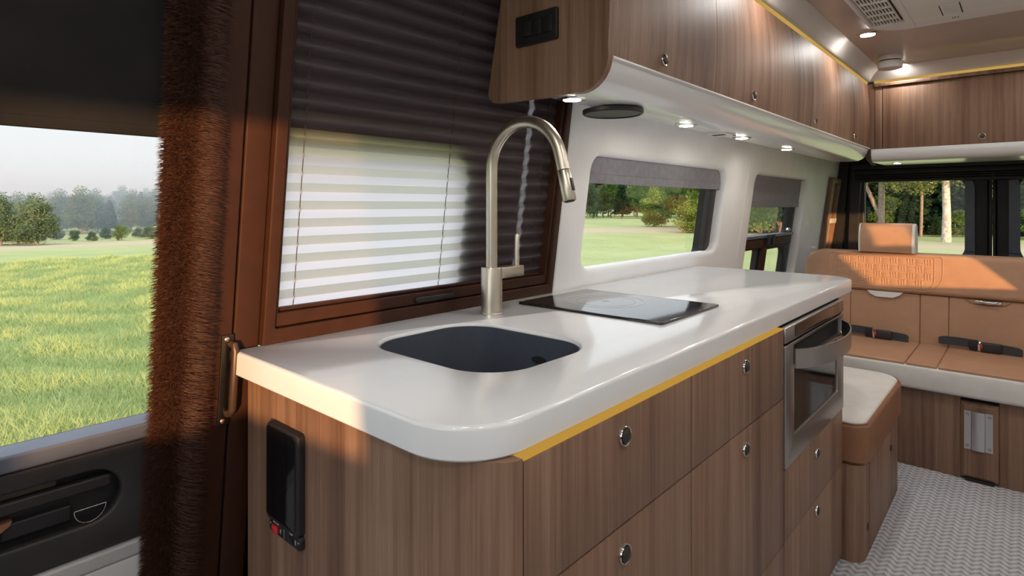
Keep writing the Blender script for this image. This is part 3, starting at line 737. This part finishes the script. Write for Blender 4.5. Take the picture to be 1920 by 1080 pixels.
kid('diffuser', LEDC, s2, lambda g: g.box(-.634, .64, RY - .010, RY + .02, 1.8290, 1.8415, .001))
downlight('downlight', (-.556, 3.915, 1.402), 'bright spot lamp under the rear overhead cabinet', .016)

# ================================================================ ceiling fittings
downlight('ceiling_light', (-.519, 2.902, ZC), 'oval-looking ceiling downlight beside the air conditioner corner', .027, LAMPC, 'ceiling downlights')
downlight('ceiling_light', (-.500, 3.655, ZC), 'ceiling downlight half hidden behind the round smoke alarm', .027, LAMPC, 'ceiling downlights')
for i, (x, y) in enumerate(((-.519, 1.95), (.22, 2.902), (.22, 1.95), (.22, 1.10), (.22, .25), (.22, -.6), (.22, 3.655), (-.34, .22), (-.06, -.6))):  # unseen downlights added to brighten the interior
    downlight('ceiling_light', (x, y, ZC), ('ceiling downlight added as fill light on the kitchen side' if x < 0 else 'ceiling downlight added as fill light on the other side') + ', out of the picture', .027, LAMPC, 'ceiling downlights')
sa = thing('smoke_alarm', (-.535, 3.46, ZC - .04), 'round white smoke alarm on the ceiling near the rear corner', 'alarm')
ax_, ay_ = -.512, 3.40
kid('base', ACW, sa, lambda g: g.lathe((ax_, ay_, ZC), (0, 0, -1), [(.050, 0), (.053, .004), (.053, .020), (.050, .023)], 32))
kid('collar', DARK, sa, lambda g: g.lathe((ax_, ay_, ZC), (0, 0, -1), [(.047, .022), (.047, .029)], 32))
kid('cover', ACW, sa, lambda g: g.lathe((ax_, ay_, ZC), (0, 0, -1), [(.051, .0285), (.054, .033), (.054, .052), (.050, .062), (.03, .066), (.01, .067)], 32))
ac = thing('air_conditioner', (-.15, 2.30, 1.84), 'white ceiling air conditioner with slotted grilles', 'air conditioner')
acf = rrect(-.462, .162, 1.85, 2.700, .135, 12)
gr1 = rrect(-.440, -.347, 2.10, 2.580, .012); gr2 = rrect(.047, .140, 2.10, 2.580, .012)
kid('housing', ACW, ac, lambda g: g.slab(acf, [hole(gr1), hole(gr2)], .062, .016, lambda a, b, d: (a, b, 1.838 + d), seg=5))
for gx, gf in ((-.440, gr1), (.047, gr2)):
    gp = kid('grille', DARK, ac, lambda g: g.slab(lambda d: gf(.0 + d), [], .004, 0, lambda a, b, d: (a, b, 1.848 + d)))
    for i in range(9):
        x = gx + .005 + i * .0100
        kid('grille_bar', ACW, gp, lambda g: g.box(x, x + .0042, 2.104, 2.576, 1.8395, 1.8475, .0006, 1))
    for y in (2.185, 2.262, 2.339, 2.416, 2.493):
        kid('grille_bar', ACW, gp, lambda g: g.box(gx + .004, gx + .089, y, y + .022, 1.8400, 1.8475, .0006, 1))
lb = kid('label_plate', ACW, ac, lambda g: g.slab(rrect(-.228, -.172, 2.43, 2.575, .003), [], .003, .0008, lambda a, b, d: (a, b, 1.8362 + d)))
for x in (-.2285, -.1735): kid('label_slot', DARK, lb, lambda g: g.box(x, x + .003, 2.44, 2.572, 1.8355, 1.8378), ang=0)
for i in range(6): kid('label_line', PRINT, lb, lambda g: g.box(-.219, -.181, 2.455 + i * .018, 2.4575 + i * .018, 1.8358, 1.8364), ang=0)
for x in (-.205, -.198, -.190): kid('indicator', DARK, ac, lambda g: g.box(x, x + .003, 2.625, 2.633, 1.8365, 1.839), ang=0)
kid('panel_joint', GREYTR, ac, lambda g: g.box(-.318, -.3168, 1.90, 2.690, 1.8372, 1.839), ang=0)

# ================================================================ bench
bn = thing('bench_sofa', (-.15, 3.4, 0), 'tan leather bench across the rear with quilted backrest, walnut base', 'sofa')
BY = 3.127
kid('base_panel', WOOD, bn, lambda g: g.box(-1.0, -.2165, BY, BY + .018, .0, .352, .001))
kid('base_panel', WOOD, bn, lambda g: g.box(-.0895, .70, BY, BY + .018, .0, .352, .001))
kid('base_frame', DARK, bn, lambda g: g.box(-1.0, .70, BY + .02, 3.70, .0, .35))
blk = kid('leg_block', WOOD, bn, lambda g: g.slab(rrect(-.2155, -.0905, .012, .331, .002), [], .035, .014, lambda a, b, d: (a, BY - .024 + d, b), seg=1))
kid('foot', BLACKP, bn, lambda g: g.box(-.200, -.105, BY - .022, BY + .03, .0, .013, .002))
br = kid('bracket_plate', ALU, blk, lambda g: g.sweep([(-.2025, BY - .026), (-.180, BY - .026), (-.177, BY - .031), (-.164, BY - .034), (-.148, BY - .034), (-.135, BY - .031), (-.132, BY - .026), (-.1085, BY - .026), (-.1085, BY - .022), (-.2025, BY - .022)], 'z', .137, .298))
for x in (-.192, -.119):
    for z in (.283, .152): kid('screw', STEEL, blk, lambda g: g.lathe((x, BY - .026, z), (0, -1, 0), [(.0062, 0), (.0062, .001), (.005, .0022), (.0025, .0012)], 14))
kid('seat_cushion', CREAM, bn, lambda g: g.box(-1.02, .70, 3.078, 3.62, .353, .4605, .018, 4))
ps = [-1.02, -.408, -.292, .25, .70]
for a, b in zip(ps[:-1], ps[1:]):
    kid('seat_panel', TAN, bn, lambda g: g.box(a + .0012, b - .0012, 3.083, 3.61, .44, .4685, .006, 3))
def tilt(y, z): return y + (z - .47) * .10
def backpanel(g, x0, x1, z0, z1):
    g.slab(rrect(x0, x1, z0, z1, .005), [], .09, .006, lambda a, b, d: (a, tilt(3.565, b) + d, b), seg=4)
pb = [-.955, -.7215, -.4105, -.2935, .21, .68]
for a, b in zip(pb[:-1], pb[1:]):
    kid('back_panel', TAN, bn, lambda g: backpanel(g, a + .0004, b - .0004, .452, .706))
def bol(x0, x1, rad): return lambda g: g.slab(rrect(x0, x1, .708, .912, rad), [], .11, .022, lambda a, b, d: (a, tilt(3.547, b) + d, b), seg=5)
kid('bolster', TAN, bn, bol(-.955, .68, (.03, .085, .03, .03)))
def piping(r_, x0, x1, z0, z1, yo):
    def f(g):
        lp = rrect(x0, x1, z0, z1, r_)(0); pts = [(p[0], tilt(yo, p[1]), p[1]) for p in lp]; g.tube(pts + [pts[0]], .0022, 6)
    return f
kid('piping', TAN, bn, piping((.012, .02, .06, .09), -.835, -.318, .722, .900, 3.5470))
# quilted basket-weave inset
def weave(g):
    x0, z0, cs = -.797, .742, .0365; nx, nz = 12, 4
    for i in range(nx):
        for j in range(nz):
            if i == nx - 1 and j == 0: continue
            for k in range(3):
                a = x0 + i * cs + .001; b = z0 + j * cs + .001; w = (cs - .002) / 3
                if (i + j) % 2: xa, xb, za, zb = a, a + cs - .002, b + k * w + .0012, b + (k + 1) * w - .0012
                else: xa, xb, za, zb = a + k * w + .0012, a + (k + 1) * w - .0012, b, b + cs - .002
                y = tilt(3.547, (za + zb) / 2); g.box(xa, xb, y - .0022, y + .008, za, zb, .0030, 2)
o = kid('woven_panel', TAN, bn, weave, label='raised basket-weave leather inset'); o['kind'] = 'stuff'
kid('piping', TAN, bn, piping((.006, .03, .03, .05), -.806, -.352, .735, .893, 3.5468))
kid('pull_handle', CREAM, bn, lambda g: g.slab(poly([(-.482, .709), (-.642, .709), (-.625, .692), (-.600, .680), (-.525, .680), (-.500, .692)]), [], .02, 0, lambda a, b, d: (a, tilt(3.548, b) + d, b)), label='white pull tab below the woven inset')
def arch(g):
    pts = [(-.235, tilt(3.5635, .706), .706), (-.205, tilt(3.5635, .686), .686), (-.143, tilt(3.5635, .680), .680), (-.082, tilt(3.5635, .686), .686), (-.052, tilt(3.5635, .706), .706)]; g.tube(pts, .0022, 6)
kid('piping', BRN, bn, arch)
kid('pull_handle', CHROME, bn, lambda g: g.box(-.193, -.094, 3.568, 3.592, .688, .703, .004, 3), label='chrome pull handle on the right back panel')
def headrest(lab):
    x0, x1 = -.676, -.446
    h = thing('headrest', (-.56, 3.63, .90), lab, 'headrest')
    pr = [(3.580, .9135), (3.575, .95), (3.580, 1.00), (3.592, 1.04), (3.606, 1.058), (3.625, 1.066), (3.655, 1.064), (3.675, 1.05), (3.685, 1.02), (3.688, .96), (3.685, .9135)]
    kid('cushion', TAN, h, lambda g: g.sweep(pr, 'x', x0, x1), ang=60)
    cy, cz = 3.632, .98
    for xa, xb in ((x0 - .008, x0 - .0005), (x1 + .0005, x1 + .014)):
        kid('side_panel', CREAM, h, lambda g: g.sweep([(cy + (p[0] - cy) * .985, cz + (p[1] - cz) * .985 if p[1] > .92 else p[1]) for p in pr], 'x', xa, xb), ang=60)
    return h
headrest('tan leather headrest with pale sides on top of the bench back')
def belt(x0, x1, lab, red_side):
    b = thing('seat_belt', ((x0 + x1) / 2, 3.50, .47), lab, 'seat belt', 'lap belts on the bench')
    def web(xa, xb, za, zb, sag):
        def f(g):
            n = 8; vs = []; fs = []
            for i in range(n + 1):
                s_ = i / n; x = xa + (xb - xa) * s_; zc = za + (zb - za) * s_ + sag * math.sin(math.pi * s_); hh = .019 if .1 < s_ < .95 else .014
                for dz, dy in ((-hh, -.006), (hh, .006)):
                    for t_ in (0, .0022): vs.append((x, 3.525 + dy + t_, zc + dz))
            for i in range(n):
                q_ = i * 4
                for k0, k1 in ((0, 1), (1, 3), (3, 2), (2, 0)): fs.append((q_ + k0, q_ + k1, q_ + 4 + k1, q_ + 4 + k0))
            fs += [(0, 1, 3, 2), (n * 4, n * 4 + 1, n * 4 + 3, n * 4 + 2)]
            g.add(vs, fs)
        return f
    xm = x0 + (x1 - x0) * .47; xn = x0 + (x1 - x0) * .74
    kid('webbing', WEB, b, web(x0, xm, .500, .499, .004)); kid('webbing', WEB, b, web(xn - .01, x1, .492, .484, .002))
    kid('tongue', BLACKP, b, lambda g: g.box(xm - .028, xm + .006, 3.513, 3.529, .472, .522, .004))
    bk = kid('buckle', DOORP, b, lambda g: g.box(xm + .014, xn + .008, 3.509, 3.531, .4705, .515, .006, 3))
    kid('latch_plate', CHROME, b, lambda g: g.box(xm + .004, xm + .018, 3.515, 3.523, .474, .516, .001), label='metal latch tongue')
    kid('release_button', RED, bk, lambda g: g.box(xm + .0125, xm + .022, 3.5082, 3.525, .486, .507, .002), label='red release button')
belt(-.755, -.452, 'black lap belt lying on the bench at the kitchen side', 1)
belt(-.330, -.018, 'black lap belt on the bench nearer the middle', 1)

# ================================================================ small seat beside the kitchen
ot = thing('box_seat', (-.62, 2.55, 0), 'walnut box seat with brown and cream cushion between kitchen and bench', 'seat')
kid('box', WOOD, ot, lambda g: g.slab(rrect(-1.02, -.398, 2.145, 2.80, (.03, .004, .004, .045), 8), [], .315, 0, lambda a, b, d: (a, b, .0 + d)))
kid('box_door', WOOD, ot, lambda g: g.box(-.401, -.394, 2.245, 2.485, .012, .31, .0012))
d2_ = kid('box_door', WOOD, ot, lambda g: g.box(-.401, -.394, 2.4875, 2.785, .012, .31, .0012))
kid('latch_knob', DKMET, d2_, lambda g: g.lathe((-.394, 2.62, .235), (1, 0, 0), [(.011, 0), (.011, .003), (.008, .006), (.003, .006)], 16))
kid('finger_hole', DARK, ot, lambda g: g.lathe((-.3985, 2.225, .095), (1, 0, 0), [(.013, 0), (.013, .0016)], 16))
kid('cushion_side', BRN, ot, lambda g: g.slab(rrect(-1.03, -.384, 2.1425, 2.895, (.10, .01, .01, .055), 10), [], .130, .012, lambda a, b, d: (a, b, .447 - d), seg=4, rb=.01))
kid('cushion_top', CREAM, ot, lambda g: g.slab(rrect(-1.02, -.396, 2.153, 2.884, (.092, .01, .01, .047), 10), [], .02, .008, lambda a, b, d: (a, b, .4535 - d), seg=4))
kid('piping', BRN, ot, lambda g: g.tube([(p[0], p[1], .4475) for p in rrect(-1.02, -.392, 2.149, 2.888, (.095, .01, .01, .05), 10)(0)], .003, 6))

# ================================================================ outside: terrain
def hgt(x, y):
    r = np.hypot(x, y); ph = np.degrees(np.arctan2(-x, y))
    left = np.clip((ph - 45) / 22, 0, 1); left = left * left * (3 - 2 * left)
    far = np.clip((r - 85) / 60, 0, 1)
    z = -.62 - left * np.clip(r - 8, 0, 62) * .027 + left * far * far * (3 - 2 * far) * (.5 + np.clip((80 - ph), -5, 14) * .25)
    z = z + .05 * np.sin(x * .31 + 1.2) * np.cos(y * .27) * np.clip(r / 20, 0, 1)
    return z
def terrain():
    ph = np.radians(np.linspace(-180, 180, 241)); rr = np.concatenate([[.0], np.geomspace(2.2, 420, 110)])
    A, B = np.meshgrid(ph, rr); X = -np.sin(A) * B; Y = np.cos(A) * B; Z = hgt(X, Y)
    P_ = np.stack([X, Y, Z], -1).reshape(-1, 3); n = len(ph); fs = []
    for i in range(len(rr) - 1):
        for k in range(n - 1): fs.append((i * n + k, i * n + k + 1, (i + 1) * n + k + 1, (i + 1) * n + k))
    me = bpy.data.meshes.new('meadow'); me.from_pydata(P_.tolist(), [], fs); me.update(); me.shade_smooth()
    # dry strips of unmown grass: band across the field, own shape
    x, y = P_[:, 0], P_[:, 1]; r = np.hypot(x, y); p = np.degrees(np.arctan2(-x, y))
    dry = np.exp(-((r - 43 - 1.2 * np.sin(p * .3)) / 4.2) ** 2) * np.clip((42 - p) / 6, 0, 1) * np.clip((p - 12.5) / 4, 0, 1)
    dry = np.maximum(dry, np.exp(-((r - 57) / 8.0) ** 2) * np.clip((p - 55) / 10, 0, 1))
    dry = np.maximum(dry, .85 * np.exp(-((r - 31.5) / 3.4) ** 2) * np.clip((14 - p) / 3, 0, 1) * np.clip((p + 40) / 10, 0, 1))
    at = me.attributes.new('dry', 'FLOAT', 'POINT'); at.data.foreach_set('value', dry.astype(np.float32))
    m = M('meadow_grass', rough=.9, spec=.1); b = m.node_tree.nodes['Principled BSDF']
    n1 = noise(m, pos_map(m, (1, 1, 1)), .35, 5); n2 = noise(m, pos_map(m, (1, 1, 1)), 9, 4, .7)
    mx = N(m, 'ShaderNodeMath', operation='MULTIPLY_ADD'); mx.inputs[1].default_value = .55; L(m, n2.outputs[0], mx.inputs[0])
    m2 = N(m, 'ShaderNodeMath', operation='MULTIPLY'); m2.inputs[1].default_value = .45; L(m, n1.outputs[0], m2.inputs[0]); L(m, m2.outputs[0], mx.inputs[2])
    c = ramp(m, mx.outputs[0], [(.30, (.235, .275, .10)), (.5, (.32, .355, .145)), (.7, (.385, .405, .19))])
    a_ = N(m, 'ShaderNodeAttribute'); a_.attribute_name = 'dry'
    mix = N(m, 'ShaderNodeMix', data_type='RGBA'); mix.inputs[7].default_value = (.44, .35, .235, 1)
    L(m, a_.outputs['Fac'], mix.inputs[0]); L(m, c, mix.inputs[6]); L(m, mix.outputs[2], b.inputs['Base Color'])
    bump(m, n2.outputs[0], .6, .05)
    me.materials.append(m); o = bpy.data.objects.new('ground', me); place(o, None, (0, 0, 0)); o['kind'] = 'structure'
terrain()

def fastmesh(name, V, tri, mat, parent=None, c=(0, 0, 0)):
    me = bpy.data.meshes.new(name); c = np.array(c, float)
    me.vertices.add(len(V)); me.vertices.foreach_set('co', (V - c).astype(np.float32).ravel())
    me.loops.add(tri.size); me.loops.foreach_set('vertex_index', tri.astype(np.int32).ravel())
    me.polygons.add(len(tri)); me.polygons.foreach_set('loop_start', np.arange(0, tri.size, tri.shape[1], dtype=np.int32))
    me.update(calc_edges=True); me.materials.append(mat)
    o = bpy.data.objects.new(name, me); place(o, parent, c.tolist()); return o
def leafmat(name, stops, tr=.35, scale=1.3):
    m = bpy.data.materials.new(name); m.use_nodes = True; m.node_tree.nodes.clear()
    d = N(m, 'ShaderNodeBsdfDiffuse'); t = N(m, 'ShaderNodeBsdfTranslucent'); x = N(m, 'ShaderNodeMixShader'); x.inputs[0].default_value = tr
    n = noise(m, pos_map(m, (1, 1, 1)), scale, 4, .7); c = ramp(m, n.outputs[0], stops)
    L(m, c, d.inputs[0]); L(m, c, t.inputs[0]); o_ = N(m, 'ShaderNodeOutputMaterial')
    L(m, d.outputs[0], x.inputs[1]); L(m, t.outputs[0], x.inputs[2]); L(m, x.outputs[0], o_.inputs[0]); return m
def grass():
    n = 330000
    ph = np.radians(np.where(rng.random(n) < .62, rng.uniform(66, 98, n), rng.uniform(40, 125, n))); r = 3.0 + 27 * rng.random(n) ** 1.75
    x, y = -np.sin(ph) * r, np.cos(ph) * r; z = hgt(x, y)
    clump = np.sin(x * 2.3 + 1.7 * np.sin(y * 1.9)) * np.sin(y * 2.7 + 1.3 * np.sin(x * 1.4))
    hh = rng.uniform(.06, .15, n) * (1 + .35 * clump) * (1 + r / 30); a = rng.uniform(0, 2 * np.pi, n); ln = rng.uniform(.15, .75, n) * hh
    wdt = rng.uniform(.0022, .0045, n) * (1 + r / 9)
    root = np.stack([x, y, z - .01], 1); dx = np.stack([np.cos(a), np.sin(a), 0 * a], 1)
    vx, vy = x / r, y / r; side = np.stack([-vy, vx, 0 * x], 1) * wdt[:, None]
    mid = root + dx * (ln * .35)[:, None] + np.stack([0 * x, 0 * x, hh * .6], 1); tip = root + dx * ln[:, None] + np.stack([0 * x, 0 * x, hh], 1)
    V = np.stack([root - side, root + side, mid + side * .8, mid - side * .8, tip], 1).reshape(-1, 3); b = (np.arange(n) * 5)[:, None]
    tri = np.concatenate([b + [0, 1, 2], b + [0, 2, 3], b + [3, 2, 4]], 0)
    o = fastmesh('grass', V, tri, leafmat('grass_blades', [(.28, (.32, .395, .14)), (.5, (.41, .48, .19)), (.72, (.49, .53, .26))], .4, 9), None, (-9, 2, -.6))
    tag(o, 'tall light green meadow grass outside the left window', 'grass', kind='stuff')
grass()

# ---------------------------------------------------------------- trees
LEAF = {
    'mid': leafmat('mid_green_leaves', [(.3, (.055, .10, .028)), (.55, (.12, .19, .045)), (.75, (.24, .30, .085))]),
    'bright': leafmat('bright_green_leaves', [(.3, (.09, .15, .03)), (.55, (.20, .27, .06)), (.75, (.33, .38, .12))]),
    'dark': leafmat('dark_green_needles', [(.3, (.012, .028, .014)), (.55, (.030, .060, .026)), (.75, (.060, .10, .040))]),
    'birch': leafmat('birch_leaves', [(.3, (.08, .11, .035)), (.55, (.17, .20, .07)), (.75, (.30, .31, .14))]),
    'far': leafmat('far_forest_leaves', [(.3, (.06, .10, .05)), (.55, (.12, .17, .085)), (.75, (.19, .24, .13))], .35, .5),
}
BARK = mottled(M('grey_brown_bark', rough=.9), (.14, .10, .075), (.30, .24, .19), 9, .5, 30, .02)
BIRCHB = mottled(M('pale_birch_bark', rough=.8), (.22, .19, .16), (.60, .56, .50), 7, .3, 30, .01)
def crown_mesh(name, mat, blobs, n, size, droop=0.0):
    # blobs: (x,y,z,rx,rz); leaves scattered mostly near the shells of the blobs
    bl = np.array(blobs, float); vol = bl[:, 3] ** 2 * bl[:, 4]; k = rng.choice(len(bl), n, p=vol / vol.sum()); q = bl[k]
    d = rng.normal(size=(n, 3)); d /= np.linalg.norm(d, axis=1)[:, None]; rad = rng.random(n) ** .38
    rad *= 1 + .16 * np.sin(d[:, 0] * 7 + k) * np.cos(d[:, 1] * 6 + 2 * k)
    c = q[:, :3] + d * rad[:, None] * np.stack([q[:, 3], q[:, 3], q[:, 4]], 1)
    a = rng.normal(size=(n, 3)); a[:, 2] -= droop; a /= np.linalg.norm(a, axis=1)[:, None]
    b = np.cross(a, rng.normal(size=(n, 3))); b /= np.linalg.norm(b, axis=1)[:, None]
    s = (size * rng.uniform(.6, 1.4, n))[:, None]
    V = np.stack([c - a * s, c + b * s * .5, c + a * s, c - b * s * .5], 1).reshape(-1, 3)
    f = (np.arange(n) * 4)[:, None] + [0, 1, 2, 3]
    return fastmesh(name, V, f, mat, None)
def bare_tree(kind):
    """returns (crown mesh data, trunk mesh data) of a tree one unit tall"""
    g = G(); blobs = []
    if kind in ('mid', 'bright', 'far', 'birch'):
        g.tube([(0, 0, -.02), (.01, 0, .2), (-.005, .01, .45), (.0, 0, .8)], [.028, .022, .016, .004], 7)
        for i in range(7):
            w = i * 2.4; z = .25 + .07 * i; l_ = .22 - .012 * i
            g.tube([(0, 0, z), (l_ * .5 * math.cos(w), l_ * .5 * math.sin(w), z + .07), (l_ * math.cos(w), l_ * math.sin(w), z + .13)], [.010, .007, .003], 5)
        for i in range(26):
            w = rng.uniform(0, 6.28); z = rng.uniform(.12 if kind != 'birch' else .28, .90); rr = .30 * math.sin(math.pi * min(1, max(.25, (z + .12) / 1.08))) * rng.uniform(.4, 1)
            s = rng.uniform(.10, .17); blobs.append((rr * math.cos(w), rr * math.sin(w), z, s, s * .8))
        blobs.append((0, 0, .58, .2, .26)); n, sz = 6500, .019
    else:
        g.tube([(0, 0, -.02), (0, 0, .5), (0, 0, .98)], [.022, .014, .002], 7)
        for i in range(13):
            z = .14 + .84 * i / 13; rr = .24 * (1 - i / 13.5) + .02
            for k in range(5):
                w = i * 1.3 + k * 1.257; blobs.append((rr * .6 * math.cos(w), rr * .6 * math.sin(w), z - .01, rr * .48, .035))
        n, sz = 6500, .019
    tr = g.obj('trunk', BARK, None, ang=60)
    cr = crown_mesh('crown', LEAF[kind if kind in LEAF else 'dark'], blobs, n, sz, .3 if kind == 'birch' else 0)
    out = (cr.data, tr.data)
    W.pop(cr.name, None); W.pop(tr.name, None); bpy.data.objects.remove(cr); bpy.data.objects.remove(tr); return out
PROTO = {k: bare_tree(k) for k in ('mid', 'bright', 'far', 'birch', 'dark')}
PROTO['mid2'] = bare_tree('mid')
def tree(kind, dep, u, h, lab, name='tree', grp=None, wide=1.0, dz=0.0):
    # dep: distance out from the van, u: bearing in degrees left of the rear direction
    x, y = -math.sin(R(u)) * dep, math.cos(R(u)) * dep; z = float(hgt(np.array(x), np.array(y))) - .05 + dz
    t = thing(name, (x, y, z), lab, 'tree' if 'bush' not in name else 'bush', grp); cd, td = PROTO[kind]
    for nm, me in (('trunk', td), ('crown', cd)):
        o = bpy.data.objects.new(nm, me); place(o, t, (x, y, z)); o.scale = (h * wide, h * wide, h); o.rotation_euler.z = rng.uniform(0, 6.28)
    return t
def big_tree(dep, u, lab, trunks, crown, leaf, bark, nleaf, size, grp=None, droop=.3):
    x, y = -math.sin(R(u)) * dep, math.cos(R(u)) * dep; z = float(hgt(np.array(x), np.array(y))) - .05
    t = thing('tree', (x, y, z), lab, 'tree', grp)
    for pts, rr in trunks: kid('trunk', bark, t, lambda g: g.tube([(x + p[0], y + p[1], z + p[2]) for p in pts], rr, 10), ang=60)
    cr = crown_mesh('crown', LEAF[leaf], crown, nleaf, size, droop); cr.parent = t; cr.location = (0, 0, 0); W[cr.name] = Vector((x, y, z))
# seen through the door window
tree('far', 62, 80.9, 4.4, 'rounded tree standing alone at the field edge, left window', wide=1.25)
tree('far', 64, 83.0, 4.5, 'taller tree at the far left edge of the left window', wide=1.1)
tree('far', 66, 82.0, 3.0, 'lower tree between the two field-edge trees, left window', wide=1.5)
for i in range(13):
    b = 84.5 - i * 1.0 + rng.uniform(-.3, .3)
    tree('far' if i % 3 else 'mid', 70 + rng.uniform(-3, 5), b, rng.uniform(.9, 1.7), 'low bush in the hedge line behind the field', 'bush', 'hedge bushes beyond the field', wide=1.5)
for row, (r0, n_) in enumerate(((92, 13), (112, 15), (132, 17), (152, 19))):
    for i in range(n_):
        b = 86 - 16.5 * (i + rng.uniform(-.3, .3)) / n_
        tree('far' if (i + row) % 4 else 'dark', r0 + rng.uniform(-6, 6), b, rng.uniform(4.2, 6.0), 'hazy forest tree on the far hill seen through the left window', 'tree', 'forest on the far hill', wide=1.05)
for i in range(26):
    b = 62 + i * 2.6 if i < 4 else 87.5 + (i - 4) * 1.5
    tree('far' if i % 4 else 'dark', 98 + rng.uniform(-8, 26), b + rng.uniform(-.4, .4), rng.uniform(4.2, 6.2), 'forest tree farther along the far hill', 'tree', 'forest beside the far hill', wide=1.05)
for i in range(14):
    tree(('mid', 'far', 'dark')[i % 3], 82 + rng.uniform(-4, 8), 44 + i * 1.5, rng.uniform(5, 7), 'forest edge tree between field and hill', 'tree', 'forest edge between field and hill', wide=.85)
# seen through the window above the cooktop
tree('bright', 50, 27.7, 3.6, 'small round bright green tree alone in the field behind the cooktop window', wide=1.15)
for i in range(20):
    b = 42 - 20.5 * i / 20 + rng.uniform(-.3, .3)
    tree(('mid', 'dark', 'mid2', 'far', 'birch')[i % 5], 80 + rng.uniform(-2, 7), b, rng.uniform(5.0, 7.0), 'forest edge tree in the row across the field', 'tree', 'forest edge across the field', wide=.75)
for i in range(14):
    b = 41 - 18 * i / 14
    tree(('dark', 'far', 'mid')[i % 3], 92 + rng.uniform(-2, 6), b, rng.uniform(8, 10), 'taller tree behind the forest edge across the field', 'tree', 'second row of forest trees', wide=.8)
for i, (k_, d_, b, h_) in enumerate((('bright', 48, 23.8, 6.0), ('mid', 52, 22.9, 8), ('bright', 45, 22.3, 7.5), ('mid2', 44, 20.6, 8), ('bright', 41, 18.6, 7), ('birch', 40, 17.2, 8), ('dark', 39, 15.7, 9), ('mid', 42, 14.2, 9))):
    tree(k_, d_, b, h_, 'leafy wood-edge tree at the near side of the field', 'tree', 'near wood edge trees', wide=.95)
for i in range(9):
    tree('mid' if i % 2 else 'bright', 40 + rng.uniform(0, 4), 24.2 - i * 1.25, rng.uniform(1.6, 2.6), 'bush at the foot of the near wood edge', 'bush', 'near wood edge bushes', wide=1.7)
# seen through the rear windows
big_tree(35.5, 4.85, 'thick pale birch trunk behind the rear door window', [([(0, 0, -.1), (.02, 0, 1.5), (-.05, .05, 4), (.05, 0, 9)], [.21, .17, .15, .08])],
         [(-1.0, 0, 3.0, .8, .7), (-.4, -.3, 3.6, 1.0, .8), (-2.1, .3, 3.1, .8, .7), (1.0, 0, 3.3, .7, .8), (2.0, 0, 3.0, .8, .8), (0, 0, 4.8, 2.2, 1.0)], 'birch', BIRCHB, 6500, .07)
big_tree(38.5, 9.2, 'tree with a forked pale trunk behind the headrest', [([(0, 0, -.1), (0, 0, 1.1), (.05, 0, 4), (.1, 0, 8)], [.2, .17, .15, .08]), ([(0, 0, 1.0), (-.45, 0, 2.2), (-1.0, 0, 3.6), (-1.3, 0, 7)], [.12, .11, .10, .05])],
         [(-1.7, 0, 3.1, .8, .7), (-.7, .2, 3.7, .8, .6), (.7, .2, 3.3, .8, .6), (1.7, 0, 3.0, .8, .7), (0, 0, 4.6, 2.0, 1.0)], 'birch', BARK, 5600, .07)
big_tree(41, 6.5, 'slim reddish trunk between the forked tree and the birch', [([(0, 0, -.1), (.05, 0, 2), (0, 0, 6)], [.09, .08, .05])], [(0, 0, 4.6, 1.3, .9), (.3, 0, 6, 1.5, 1.2)], 'mid', BARK, 2400, .08)
for i in range(18):
    b = 14.5 - 21 * i / 18 + rng.uniform(-.3, .3)
    tree('dark', 45 + rng.uniform(-2.5, 5), b, rng.uniform(6, 10), 'dark conifer in the wood behind the van', 'tree', 'conifers behind the van', wide=1.25)
for i in range(12):
    b = 13.5 - 19 * i / 12 + rng.uniform(-.4, .4)
    tree('dark' if i % 3 else 'mid', 41.5 + rng.uniform(-2, 2), b, rng.uniform(1.4, 2.6), 'shrub under the trees behind the van', 'bush', 'undergrowth behind the van', wide=1.3)
for i in range(10):
    b = 13 - 20 * i / 10
    tree('dark' if i % 2 else 'mid', 54 + rng.uniform(-2, 4), b, rng.uniform(11, 15), 'tall tree at the back of the wood behind the van', 'tree', 'tall trees behind the van', wide=.9)

for i in range(12):
    tree('dark' if i % 3 else 'mid', 46 + rng.uniform(-3, 6), -8 - i * 1.6, rng.uniform(6, 10), 'wood tree behind the right rear corner of the van', 'tree', 'wood behind the right rear corner', wide=1.2)
# ================================================================ haze in front of the distant woods to the side
hz = bpy.data.materials.new('valley_haze'); hz.use_nodes = True; hz.node_tree.nodes.clear()
vs_ = N(hz, 'ShaderNodeVolumeScatter'); vs_.inputs['Color'].default_value = (.72, .89, 1.0, 1); vs_.inputs['Density'].default_value = .015; vs_.inputs['Anisotropy'].default_value = .45
ho = N(hz, 'ShaderNodeOutputMaterial'); L(hz, vs_.outputs[0], ho.inputs['Volume'])
o = kid('haze', hz, None, lambda g: g.box(-190, -63, -120, 180, -12, 7.5), ang=0)
tag(o, 'thin pale haze over the field and far woods', 'haze', kind='stuff')
